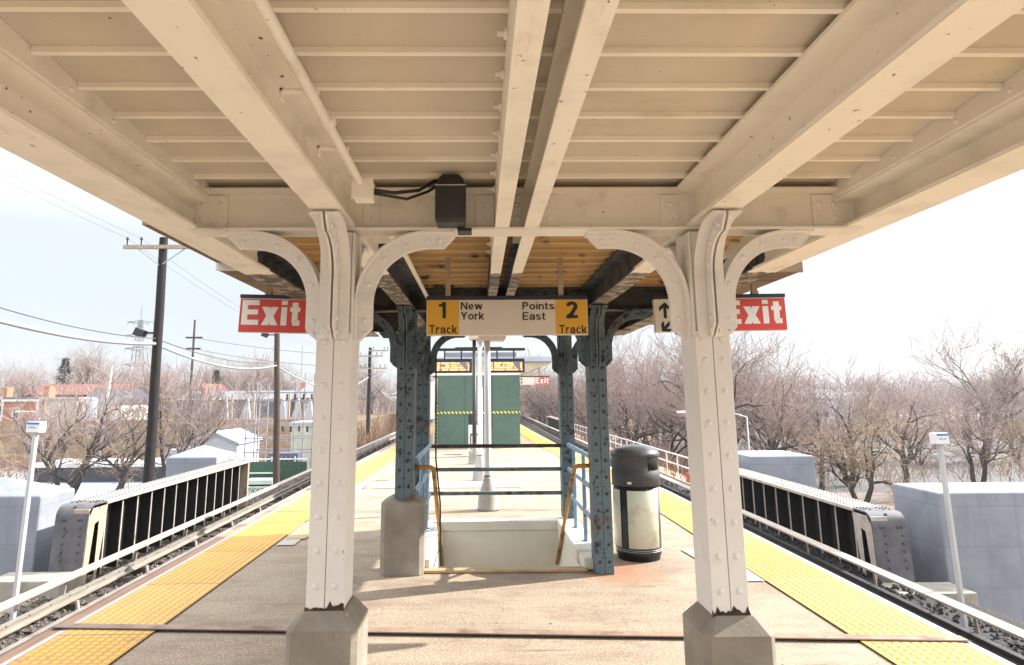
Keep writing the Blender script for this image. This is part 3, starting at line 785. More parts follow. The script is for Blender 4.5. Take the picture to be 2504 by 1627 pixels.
def column(cx, cy, zb, mat, lab, brk=('l', 'r', 'f', 'b'), base=None, L=0.49):
    t = thing('steel_column', (cx, cy, zb), lab, 'column', 'riveted steel columns of the canopy')
    hw, hd = 0.083, 0.100
    mb = MB()
    mb.box(cx - hw + 0.014, cx + hw - 0.014, cy - hd, cy + hd, zb, ZT - 0.02)
    build('shaft', mb, mat, t)
    mb = MB()
    for sy in (-1, 1):
        y0, y1 = (cy - hd - 0.012, cy - hd - 0.001) if sy < 0 else (cy + hd + 0.001, cy + hd + 0.012)
        mb.box(cx - hw, cx - 0.0016, y0, y1, zb, 1.90); mb.box(cx + 0.0016, cx + hw, y0, y1, zb, 1.90)
    for sx in (-1, 1):
        x0, x1 = (cx - hw, cx - hw + 0.012) if sx < 0 else (cx + hw - 0.012, cx + hw)
        mb.box(x0, x1, cy - hd - 0.0005, cy + hd + 0.0005, zb, ZT - 0.02)
    build('cover_plates', mb, mat, t, 0.0025)
    rv = MB(); z = zb + 0.11
    while z < 1.78:
        for sx in (-0.042, 0.042):
            rv.dome((cx + sx, cy - hd - 0.012, z), (0, -1, 0), 0.0155, 0.55)
        z += 0.148
    for sx in (-0.045, 0.045):
        for z in (1.86, 1.95): rv.dome((cx + sx, cy - hd - 0.0125, z), (0, -1, 0), 0.0165, 0.7)
    each('rivet', rv, m_girder if mat is m_blue else mat, t)
    for k in brk:
        o, d = {'l': ((cx - hw, cy, 0), (-1, 0, 0)), 'r': ((cx + hw, cy, 0), (1, 0, 0)),
                'f': ((cx, cy - hd - 0.012, 0), (0, -1, 0)), 'b': ((cx, cy + hd + 0.012, 0), (0, 1, 0))}[k]
        if k in 'fb': bracket(t, o, d, mat, zt=ZT + 0.0, L=0.30, Rr=0.25)
        else: bracket(t, o, d, mat, L=L)
    if base:
        mb = MB()
        prof = [(-hw - 0.004, 0), (hw + 0.004, 0)]
        n = 14; r3 = random.Random(int(cx * 100) + 50)
        top = [(hw + 0.004 - (2 * hw + 0.008) * i / n, r3.uniform(0.012, 0.05)) for i in range(n + 1)]
        mb.prism([(cx + a, zb + b) for a, b in prof + top], 'y', cy - hd - 0.0150, cy - hd - 0.0125)
        build('bare_base', mb, base, t)
    return t
YB = (3.255, 6.40, 8.45)
m_baserust = M('bare_rusty_steel', (0.05, 0.035, 0.028), 0.9, var=0.5, scale=12, dirt=(0.20, 0.09, 0.04), dirt_at=(0.55, 0.65), dirt_scale=14)
column(-0.69, YB[0], 0.655, m_column, 'cream riveted column left of the stairs in the foreground, torn paint at its base', base=m_baserust)
column(1.13, YB[0], 0.615, m_column, 'cream riveted column in the foreground hiding part of the right Exit sign', base=m_baserust)
column(-0.69, YB[1], 0.67, m_blue, 'slate blue riveted column on the tall concrete pedestal')
column(1.14, YB[1], 0.0, m_blue, 'slate blue rusted column standing on the platform beside the trash can')
column(-0.70, YB[2], 0.0, m_blue, 'blue riveted column behind the stairwell, on the pedestal side')
column(1.11, YB[2], 0.127, m_blue, 'blue riveted column on the white curb at the back of the stairwell')
rb = MB(); rb.box(1.045, 1.235, 6.28, 6.52, 0.001, 0.012)

# ------------------------------------------------------------------ canopy
CY0, CY1 = -5.0, 9.3
cn = thing('canopy', (0.22, 2.0, 2.4), 'cream painted steel station canopy with board roof over the platform', 'canopy')
def ibeam(x, bw, tw, z0, z1, ft=0.018):
    return [(x - bw, z0), (x + bw, z0), (x + bw, z0 + ft), (x + 0.007, z0 + ft + 0.008), (x + 0.007, z1 - ft - 0.008), (x + tw, z1 - ft),
            (x + tw, z1), (x - tw, z1), (x - tw, z1 - ft), (x - 0.007, z1 - ft - 0.008), (x - 0.007, z0 + ft + 0.008), (x - bw, z0 + ft)]
RZ = 2.645     # underside of the roof ribs
for x in (-0.685, 1.13):
    mb = MB(); mb.prism(ibeam(x, 0.07, 0.115, 2.435, RZ), 'y', CY0, CY1); build('main_beam', mb, m_beam, cn, 0.002)
    mb = MB(); mb.box(x - 0.0705, x + 0.0705, CY0, CY1, 2.431, 2.4345); build('flange_plate', mb, m_flange, cn)
for x, s_ in ((0.087, 1), (0.305, -1)):
    mb = MB()
    xs = lambda u: x + s_ * u
    mb.prism([(xs(0), 2.433), (xs(0.07), 2.433), (xs(0.07), 2.449), (xs(0.011), 2.457), (xs(0.011), RZ - 0.024), (xs(0.07), RZ - 0.016), (xs(0.07), RZ), (xs(0), RZ)], 'y', CY0, CY1)
    build('channel_beam', mb, m_beam, cn, 0.002)
    mb = MB(); x0, x1 = sorted((xs(-0.0006), xs(0.0706))); mb.box(x0, x1, CY0, CY1, 2.4295, 2.4325); build('flange_plate', mb, m_flange, cn)
    rv = MB()
    for k in range(-6, 14):
        y = 1.633 + 0.2351 * k + 0.05
        if y < 4.6:
            rv.tube([(xs(-0.001), y, 2.60), (xs(-0.012), y, 2.60), (xs(-0.013), y, 2.60), (xs(-0.030), y, 2.60)], [0.017, 0.017, 0.009, 0.009], 6)
    each('bolt', rv, m_cream, cn)
for x, s_ in ((-1.50, 1), (1.97, -1)):
    mb = MB(); mb.prism(ibeam(x, 0.10, 0.118, 2.435, 2.594, 0.013), 'y', CY0, CY1); build('edge_beam', mb, m_beam, cn, 0.002)
    mb = MB(); mb.box(x - 0.1005, x + 0.1005, CY0, CY1, 2.4305, 2.4345); build('flange_plate', mb, m_flange, cn)
    mb = MB(); a, b = sorted((x + s_ * 0.095, x + s_ * 0.130)); mb.box(a, b, CY0, 5.19, 2.5945, 2.712); build('closure_strip', mb, m_cream, cn, 0.004)
    mb = MB(); r4 = random.Random(9)
    for k in range(13):
        y = 0 + k * 0.34 + r4.uniform(-0.05, 0.05)
        mb.dome((x + s_ * 0.130, y, 2.625), (s_, 0, 0), 0.010, 0.8, 6)
    each('bolt', mb, m_cream, cn)
dk = MB(); rbm = MB()
dk.box(-1.72, 2.08, CY0, 5.2, RZ + 0.066, 2.735)
dk.box(-1.40, 1.86, 5.2, CY1, RZ + 0.066, 2.735)
k = -30
while True:
    y = 1.633 + 0.2351 * k
    if y > CY1: break
    if y > CY0: 
        rbm.box(-1.369, 1.839, y, y + 0.022, RZ, RZ + 0.065)
        dk.prism([(y - 0.172, RZ + 0.040), (y - 0.0005, RZ + 0.020), (y - 0.0005, RZ + 0.0655), (y - 0.172, RZ + 0.0655)], 'x', -1.368, 1.838)
    k += 1
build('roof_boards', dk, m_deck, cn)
q = build('roof_ribs', rbm, m_rib, cn); q['kind'] = 'stuff'
m_eave = M('eave_boards', (0.24, 0.165, 0.095), 0.8, var=0.3, scale=3, stretch=(0.7, 4, 4), dirt=(0.10, 0.07, 0.045), dirt_at=(0.56, 0.68))
B('eave', m_eave, cn, (-2.10, -1.405, 5.22, CY1, 2.610, 2.74))
B('eave', m_eave, cn, (1.865, 2.64, 5.22, CY1, 2.580, 2.74))
B('eave_fascia', m_cream, cn, (-2.11, -1.40, 5.195, 5.218, 2.605, 2.738), bevel=0.003)
B('eave_fascia', m_eave, cn, (1.90, 2.65, 5.195, 5.218, 2.572, 2.738), bevel=0.003)
B('roof_edge', m_eave, cn, (-2.10, -1.725, 4.0, 5.19, 2.665, 2.715))
B('roof_membrane', m_roofgrey, cn, (-1.74, 2.10, CY0, 5.20, 2.7355, 2.76), (-2.14, 2.67, 5.201, CY1 + 0.03, 2.7405, 2.76))
# bents
for i, yb in enumerate(YB):
    mt = m_cream if i == 0 else m_dark
    mb = MB()
    z0, z1 = ZT, 2.640
    h = 0.075
    mb.prism([(yb - h, z0), (yb + h, z0), (yb + h, z0 + 0.014), (yb + 0.006, z0 + 0.02), (yb + 0.006, z1 - 0.02), (yb + h, z1 - 0.014),
              (yb + h, z1), (yb - h, z1), (yb - h, z1 - 0.014), (yb - 0.006, z1 - 0.02), (yb - 0.006, z0 + 0.02), (yb - h, z0 + 0.014)], 'x', -1.445, 1.955)
    cbm = build('cross_beam', mb, mt, cn, 0.002)
    gp = MB(); rv = MB()
    fy = yb - 0.0065
    for x0, x1 in ((-1.435, -1.275), (-0.585, -0.505), (-0.01, 0.085), (0.165, 0.225), (0.315, 0.40), (0.94, 1.03), (1.73, 1.875)):
        gp.box(x0, x1, fy - 0.010, fy, z0 + 0.03, z1 - 0.025)
        for x in ([x0 + 0.035, x1 - 0.035] if x1 - x0 > 0.12 else [(x0 + x1) / 2 + 0.008]):
            for z in (z0 + 0.075, z1 - 0.075): rv.dome((x, fy - 0.010, z), (0, -1, 0), 0.0145, 0.6)
    for x in (-1.19, -1.12, -0.24, -0.17, 0.60, 0.67, 1.56, 1.63):
        rv.dome((x, yb - 0.045, z0 + 0.014), (0, 0, 1), 0.014, 0.8)
    each('gusset_plate', gp, mt, cbm, 0.002); each('rivet', rv, mt, cbm)

# conduit, junction box, loudspeaker
cd = MB()
cd.tube([(-0.505, CY0, 2.515), (-0.505, 2.69, 2.505)], 0.0175, 12)
for y in (-0.4, 2.05): cd.tube([(-0.505, y, 2.515), (-0.505, y + 0.05, 2.515)], 0.027, 12)
t = thing('conduit', (-0.505, 1.0, 2.5), 'cream pipe conduit clipped along the left main beam, ending at the junction box', 'conduit')
build('pipe', cd, m_cream, t)
cl = MB()
for y in (1.86, 2.33):
    cl.box(-0.60, -0.485, y, y + 0.03, 2.515, 2.523); cl.box(-0.60, -0.592, y, y + 0.03, 2.49, 2.53)
each('clamp', cl, m_cream, t)
cd = MB(); cd.tube([(-0.50, 3.36, 2.50), (-0.47, 4.2, 2.50), (-0.47, 6.2, 2.50)], 0.018, 10)
tag(build('conduit', cd, m_cream), 'cream pipe conduit running behind the front bent towards the dark cross beam', 'conduit')
t = thing('junction_box', (-0.49, 2.73, 2.43), 'small cream metal junction box at the end of the conduit', 'junction box')
B('box', m_cream, t, (-0.533, -0.452, 2.692, 2.775, 2.432, 2.518), bevel=0.004)
B('lid', m_cream, t, (-0.538, -0.447, 2.684, 2.6915, 2.428, 2.522), bevel=0.002)
sp = thing('loudspeaker', (-0.13, 3.12, 2.4), 'black loudspeaker hung on the front cross beam above the track sign', 'loudspeaker')
hx, z0, z1 = 0.073, 2.408, 2.655
mb = MB()
mb.loft([[(-0.13 + a * hx * k, 3.06 + b * 0.066 * k2, z) for a, b in ((-1, -1), (1, -1), (1, 1), (-1, 1))]
         for z, k, k2 in ((z0, 0.92, 0.90), (z0 + 0.02, 0.99, 1.0), (2.590, 1.0, 1.0), (2.594, 0.98, 0.98), (z1 - 0.028, 0.80, 0.85), (z1, 0.55, 0.6))])
build('housing', mb, m_char, sp, 0.006)
mb = MB(); mb.box(-0.205, -0.055, 2.9905, 2.9945, 2.587, 2.592); build('grille_trim', mb, m_steel, sp)
mb = MB(); mb.box(-0.10, -0.03, 3.10, 3.19, 2.39, 2.407); build('mount', mb, m_blackmetal, sp, 0.002)
mb = MB(); mb.tube([(-0.45, 2.75, 2.485), (-0.38, 2.85, 2.505), (-0.28, 3.0, 2.565), (-0.22, 3.08, 2.635), (-0.15, 3.08, 2.648), (-0.12, 3.08, 2.64)], 0.0085, 8)
mb.tube([(-0.45, 2.75, 2.47), (-0.33, 2.93, 2.50), (-0.24, 3.05, 2.575), (-0.19, 3.08, 2.62)], 0.007, 8)
tag(build('cable', mb, m_blackmetal), 'black cable looping from the junction box to the loudspeaker', 'cable')

# ------------------------------------------------------------------ hanging signs
YS = 4.93
sg = thing('track_sign', (0.22, YS, 2.05), 'hanging sign naming track 1 New York and track 2 Points East', 'sign', 'signs hung from the canopy')
KS = YS / 4.62
sx_ = lambda q: q * KS
sz_ = lambda q: 1.6 + (q - 1.6) * KS
def SB(name, mat, x0, x1, y0, y1, z0, z1, bevel=0):
    return B(name, mat, sg, (sx_(x0), sx_(x1), y0, y1, sz_(z0), sz_(z1)), bevel=bevel)
SB('board', m_signwhite, -0.366, 0.780, YS, YS + 0.055, 2.020, 2.272, 0.002)
SB('track_panel', m_signyellow, -0.362, -0.135, YS - 0.002, YS - 0.0003, 2.024, 2.268)
SB('track_panel', m_signyellow, 0.550, 0.776, YS - 0.002, YS - 0.0003, 2.024, 2.268)
SB('top_rail', m_navy, -0.369, 0.783, YS - 0.006, YS + 0.061, 2.2725, 2.300, 0.002)
hg = MB()
for x in (-0.215, 0.595):
    x = sx_(x)
    hg.box(x - 0.019, x + 0.019, YS + 0.012, YS + 0.042, sz_(2.300) + 0.001, RZ + 0.011)
each('hanger', hg, m_girderrust, sg)
zt = lambda q: sz_(2.020 + (1095 - q) * 0.001)
xt = lambda q: sx_(-0.366 + (q - 572) * 0.000979)
def lt(body, x0, x1, y0, y1, bold=0.15): return word_mb(body, xt(x0), xt(x1), zt(y1), zt(y0), YS - 0.0022, bold)
one = MB(); one.add([(xt(a), YS - 0.0034, zt(b)) for a, b in ((690, 858), (712, 858), (712, 975), (688, 975), (688, 890), (660, 892), (660, 876), (678, 872))], [tuple(range(8))])
big = join(one, lt('Track', 592, 795, 1022, 1083), lt('2', 1586, 1670, 858, 978, 0.19), lt('Track', 1531, 1733, 1026, 1087))
build('lettering', big, m_ink, sg, fix=False)
sm = join(lt('New', 820, 978, 860, 913), lt('York', 820, 990, 930, 985), lt('Points', 1268, 1500, 862, 915), lt('East', 1268, 1434, 934, 989))
build('lettering', sm, m_ink, sg, fix=False)

def exit_sign(x0, x1, z0, z1, xr0, xr1, tilt, lab, letters, arrows, y, scale_rail=0.032, hang=None, hx=None, hzt=2.6):
    t = thing('exit_sign', ((x0 + x1) / 2, y, z0), lab, 'sign', 'signs hung from the canopy')
    B('board', m_signwhite, t, (x0, x1, y, y + 0.06, z0, z1), bevel=0.002)
    B('exit_panel', m_red, t, (xr0, xr1, y - 0.002, y - 0.0003, z0 + 0.003, z1 - 0.008))
    B('top_rail', m_navy, t, (x0 - 0.004, x1 + 0.004, y - 0.006, y + 0.066, z1 + 0.0005, z1 + scale_rail), bevel=0.002)
    build('lettering', word_mb('Exit', *letters, y - 0.0022, 0.205), m_lettering, t, fix=False)
    am = MB()
    for cx, cz, size, ang in arrows:
        q = arrow_mb(cx, cz, size, ang, y - 0.0004); am.add(q.v, q.f)
    build('arrows', am, m_ink, t, fix=False)
    if hx is not None:
        B('hanger', m_girderrust, t, (hx - 0.022, hx + 0.022, y + 0.015, y + 0.045, z1 + scale_rail + 0.0005, hzt), (hx - 0.028, hx + 0.028, y + 0.008, y + 0.052, z1 + scale_rail + 0.001, z1 + scale_rail + 0.03))
    t.rotation_euler = (0, tilt, 0)
    return t
YE = 5.6
def at_ye(x, z): return (x * YE / 4.62, 1.6 + (z - 1.6) * YE / 4.62)
def esign(x0, x1, z0, z1, xr0, xr1, tilt, lab, let, arrows, hx, hzt):
    q = lambda x: at_ye(x, 0)[0]
    w = lambda z: at_ye(0, z)[1]
    exit_sign(q(x0), q(x1), w(z0), w(z1), q(xr0), q(xr1), tilt, lab, (q(let[0]), q(let[1]), w(let[2]), w(let[3])), [(q(a), w(b), c * YE / 4.62, d) for a, b, c, d in arrows], YE, hx=q(hx), hzt=hzt)
esign(-1.690, -0.795, 2.040, 2.282, -1.687, -1.215, R(1.5), 'hanging red and white Exit sign left of the cream column, under the utility pole side',
      (-1.672, -1.262, 2.092, 2.268), [(-1.150, 2.215, 0.11, 0), (-1.150, 2.10, 0.105, R(135))], -1.50, 2.64)
esign(1.262, 2.205, 2.040, 2.276, 1.735, 2.202, R(-0.7), 'hanging red and white Exit sign partly hidden by the right cream column',
      (1.755, 2.172, 2.088, 2.258), [(1.335, 2.195, 0.115, 0), (1.345, 2.085, 0.115, R(225))], 2.00, 2.60)

# ------------------------------------------------------------------ trash can
tc_ = (1.60, 6.92, 0)
can = thing('trash_can', tc_, 'round trash can with ivory panels, black frame and domed black lid', 'trash can')
mb = MB(); mb.lathe([(0.0, 0.0), (0.205, 0.0), (0.215, 0.05), (0.222, 0.052), (0.224, 0.085), (0.228, 0.70), (0.0, 0.70)], tc_, 40)
build('body', mb, m_black, can)
a0 = -PI / 2 + R(-50)
for a, b in ((a0 + R(14), a0 + R(96)), (a0 - R(80), a0 - R(6))):
    mb = MB(); mb.lathe([(0.2285, 0.125), (0.2335, 0.13), (0.2365, 0.66), (0.2315, 0.665)], tc_, 20, a0=a, a1=b); build('panel', mb, m_panel, can)
mb = MB(); mb.lathe([(0.226, 0.70), (0.240, 0.702), (0.242, 0.84), (0.236, 0.845), (0.236, 0.985), (0.246, 0.99), (0.246, 1.005), (0.0, 1.005)], tc_, 40); build('hood', mb, M('hood_plastic', (0.060, 0.060, 0.062), 0.6, var=0.25, fine=240, bmp=0.4), can)
mb = MB(); mb.lathe([(0.249, 1.006), (0.246, 1.022), (0.20, 1.062), (0.12, 1.088), (0.0, 1.098)], tc_, 40); build('dome_lid', mb, M('lid_plastic', (0.10, 0.10, 0.11), 0.3, var=0.15), can)
mb = MB(); mb.lathe([(0.2362, 0.86), (0.2385, 0.861), (0.2385, 0.974), (0.237, 0.975)], tc_, 10, a0=-PI / 2 + R(18), a1=-PI / 2 + R(56)); build('opening', mb, M('dark_opening', (0.002, 0.002, 0.002), 0.9, bmp=0), can)
mb = MB(); mb.lathe([(0.2425, 0.727), (0.2435, 0.727), (0.2435, 0.752), (0.2425, 0.752)], tc_, 6, a0=a0 + R(17), a1=a0 + R(27)); build('sticker', mb, m_white, can)
mb = MB()
for z in (0.088, 0.104): mb.lathe([(0.2265, z), (0.231, z + 0.002), (0.2265, z + 0.004)], tc_, 40)
build('trim', mb, m_steel, can)

# ------------------------------------------------------------------ lamp posts, departure boards, booth, far canopy
def lamp_post(x, y, ztop, mat, lab, box=True):
    t = thing('lamp_post', (x, y, 0), lab, 'lamp post', 'posts along the middle of the platform')
    mb = MB(); mb.lathe([(0.0, 0.0), (0.155, 0.0), (0.155, 0.02), (0.150, 0.03), (0.140, 0.16), (0.10, 0.30), (0.062, 0.42), (0.058, 0.455), (0.0, 0.455)], (x, y, 0.004), 24); build('base', mb, m_polebase, t)
    mb = MB(); mb.lathe([(0.052, 0.45), (0.046, ztop), (0.0, ztop)], (x, y, 0), 20); build('pole', mb, mat, t)
    mb = MB(); mb.lathe([(0.056, 0.456), (0.056, 0.475), (0.050, 0.478)], (x, y, 0), 16); build('collar', mb, m_blackmetal, t)
    if box:
        mb = MB(); w, d, h = 0.205, 0.16, 0.095
        mb.loft([[(x + 0.075 + a * w * k, y + b * d, z) for a, b in ((-1, -1), (1, -1), (1, 1), (-1, 1))] for z, k in ((ztop, 0.86), (ztop + 0.03, 1.0), (ztop + h, 1.0))])
        build('lamp_head', mb, m_tarp, t, 0.006)
    return t
lamp_post(0.130, 9.77, 2.40, m_pole, 'white lamp post with flared concrete base just behind the stair railing')
lamp_post(0.03, 13.04, 2.70, m_pole, 'white lamp post second from the stairs, carrying the departure boards')
lamp_post(-0.10, 16.2, 2.95, m_blackmetal, 'dark lamp post farthest from the stairs')
def led(x0, x1, lab, seed):
    y = 13.0; r5 = random.Random(seed)
    t = thing('departure_board', ((x0 + x1) / 2, y, 2.04), lab, 'departure board', 'orange departure boards')
    z0, z1 = 2.045, 2.318
    B('case', m_blackmetal, t, (x0, x1, y, y + 0.16, z0, z1), bevel=0.004)
    B('screen', m_ledoff, t, (x0 + 0.035, x1 - 0.035, y - 0.004, y - 0.0005, z0 + 0.035, z1 - 0.06))
    mb = MB(); w = x1 - x0 - 0.09
    rows = 4; rh = (z1 - z0 - 0.105) / rows
    for q in range(rows):
        zc = z1 - 0.066 - rh * (q + 0.5); x = x0 + 0.045
        while x < x1 - 0.055:
            ww = r5.uniform(0.008, 0.030)
            fr = (x - x0) / (x1 - x0)
            if not (0.14 < fr < 0.18 or (0.66 + 0.05 * q < fr < 0.86)) and r5.random() < 0.9:
                mb.box(x, min(x + ww, x1 - 0.05), y - 0.007, y - 0.0045, zc - rh * 0.36, zc + rh * r5.uniform(0.15, 0.36))
            x += ww + 0.006
    build('text_rows', mb, m_led, t)
    mb = MB()
    for f in (0.27, 0.72):
        xx = x0 + (x1 - x0) * f; mb.box(xx - 0.014, xx + 0.014, y + 0.06, y + 0.09, z1, 2.475)
    each('hanger', mb, m_blackmetal, t)
    return t
led(-0.868, -0.128, 'black departure board with orange rows, on the side of the stair cable', 4)
led(0.172, 0.913, 'black departure board with orange rows, on the side of the far Exit sign', 5)
ar = MB(); ar.box(-0.82, 0.93, 13.045, 13.105, 2.476, 2.530); ar.box(-0.46, 0.48, 13.11, 13.2, 2.52, 2.555)
tag(build('board_arm', ar, m_blackmetal), 'black horizontal arm across the lamp post holding both departure boards', 'bracket arm')
bt = thing('booth', (0, 21.4, 0), 'dark green booth with yellow and black hazard stripes on the platform', 'booth')
B('wall', m_green, bt, (-1.29, 1.30, 21, 23.2, 0.10, 2.235))
for xq in (-0.43, 0.44):
    B('panel_joint', m_dark, bt, (xq - 0.008, xq + 0.008, 20.996, 20.9995, 0.11, 2.23))
B('plinth', m_dark, bt, (-1.32, 1.32, 20.97, 23.25, 0.001, 0.0995))
mb = MB(); mk = MB()
mb.box(-1.289, 1.299, 20.985, 20.9985, 1.045, 1.115)
mb.box(-1.325, -1.291, 20.985, 21.03, 0.10, 1.35)
build('hazard_stripe', mk if False else mb, m_hazy, bt)
for q in range(22):
    x = -1.27 + q * 0.118; mk.add([(x, 20.983, 1.115), (x + 0.045, 20.983, 1.115), (x + 0.095, 20.983, 1.045), (x + 0.05, 20.983, 1.045)], [(0, 1, 2, 3)])
for q in range(11):
    z = 0.15 + q * 0.115; mk.add([(-1.325, 20.983, z), (-1.291, 20.983, z + 0.03), (-1.291, 20.983, z + 0.085), (-1.325, 20.983, z + 0.055)], [(0, 1, 2, 3)])
build('hazard_bars', mk, m_ink, bt, fix=False)
fc = thing('far_canopy', (0.4, 24, 2.2), 'second platform canopy with pale blue fascia and tan underside above the green booth', 'canopy')
mb = MB(); mb.prism([(-1.55, 2.24), (1.33, 2.24), (2.33, 2.62), (2.33, 2.66), (-1.9, 2.66), (-1.9, 2.50)], 'y', 21.06, 45); build('soffit', mb, m_tarp, fc)
mb = MB(); mb.box(-1.95, 2.36, 20.98, 45, 2.665, 2.815); build('fascia', mb, m_palefascia, fc)
mb = MB(); mb.box(-1.10, 1.25, 21.5, 44, 2.816, 2.99); build('roof_curb', mb, m_roofgrey, fc)
B('trim', m_cream, fc, (-1.55, 1.33, 20.99, 21.055, 2.236, 2.32))
mb = MB()
for y in (26, 31, 36, 41):
    mb.box(0.1, 0.25, y, y + 0.15, 0.0, 2.24)
each('support', mb, m_blue, fc)
exit_sign(1.31, 2.215, 1.925, 2.165, 1.765, 2.213, 0, 'small distant red and white Exit sign beside the green booth', (1.785, 2.195, 1.965, 2.145), [(1.35, 2.09, 0.09, 0), (1.36, 2.00, 0.09, R(225))], 20.7, hx=1.9, hzt=2.46)
mb = MB(); mb.box(-1.75, -1.36, 20.7, 20.74, 0.9, 2.05)
nb = thing('notice_board', (-1.55, 20.7, 0), 'white notice board beside the green booth', 'notice board')
build('board', mb, m_white, nb)
B('post', m_steel, nb, (-1.74, -1.70, 20.745, 20.785, 0.002, 2.1), (-1.41, -1.37, 20.745, 20.785, 0.002, 2.1))
cbx = thing('vending_box', (-0.13, 18.2, 0), 'white and black vending box with curved slots in front of the booth', 'vending box')
B('cabinet', m_white, cbx, (-0.275, 0.03, 18.0, 18.35, 0.12, 0.83), bevel=0.02)
B('hood', m_char, cbx, (-0.275, 0.05, 18.02, 18.35, 0.832, 1.13), bevel=0.03)
B('window', m_roofgrey, cbx, (-0.14, 0.03, 18.005, 18.019, 0.93, 1.05))
B('slot', m_ink, cbx, (-0.215, 0.03, 17.985, 17.998, 0.56, 0.60), (-0.215, 0.0, 17.985, 17.998, 0.27, 0.31), (-0.225, -0.20, 17.985, 17.998, 0.2, 0.58))
B('leg', m_blackmetal, cbx, (-0.26, -0.22, 18.02, 18.06, 0.002, 0.12), (-0.02, 0.02, 18.02, 18.06, 0.002, 0.12), (-0.12, 0.0, 18.2, 18.3, 0.002, 0.12))
hb = MB(); hb.box(-0.95, -0.45, 18.6, 18.9, 0.014, 0.03); struct(build('platform_hatch', hb, m_steel))

# ------------------------------------------------------------------ third rails
def third_rail(x, y0, y1, zc, lab, side, mrail=None):
    t = thing('third_rail', (x, y0, -1.4), lab, 'third rail', 'covered third rails beside the tracks')
    mb = MB(); mb.box(x - 0.085, x + 0.085, y0, y1, zc - 0.03, zc); mb.box(x + side * 0.085 - 0.012, x + side * 0.085 + 0.012, y0, y1, zc - 0.075, zc + 0.002)
    build('cover_board', mb, m_cover, t, 0.004)
    mb = MB(); zr = zc - 0.24
    mb.prism([(x - 0.055, zr - 0.11), (x + 0.055, zr - 0.11), (x + 0.055, zr - 0.09), (x + 0.014, zr - 0.075), (x + 0.014, zr - 0.03), (x + 0.04, zr - 0.02), (x + 0.04, zr), (x - 0.04, zr), (x - 0.04, zr - 0.02), (x - 0.014, zr - 0.03), (x - 0.014, zr - 0.075), (x - 0.055, zr - 0.09)], 'y', y0, y1)
    build('power_rail', mb, mrail or m_cover2, t)
    mb = MB(); pl = MB(); y = y0 + 0.3
    while y < y1 and y < 60:
        pl.box(x - 0.12, x + 0.12, y - 0.05, y + 0.05, -1.34, -1.22)
        mb.tube([(x + side * 0.07, y, zc - 0.03), (x + side * 0.09, y, zc - 0.28), (x + side * 0.12, y, -1.30)], 0.017, 6)
        mb.tube([(x - side * 0.10, y, zr - 0.10), (x - side * 0.13, y, -1.32)], 0.03, 6)
        y += 1.95
    each('insulator', pl, m_tie, t); each('bracket', mb, m_cover, t)
    bl = MB(); y = y0 + 8
    while y < 30:
        bl.dome((x - side * 0.0 + side * 0.0 + (-side) * 0.042, y, zr - 0.012), (-side, 0, 0), 0.012, 0.7, 6); y += 0.42
    each('bolt', bl, m_girder, t)
third_rail(-5.75, -4, 110, -0.85, 'covered third rail beside the track on the utility pole side', -1)
third_rail(5.60, -4, 110, -0.85, 'covered third rail beside the track on the far walkway side', 1, m_girder)

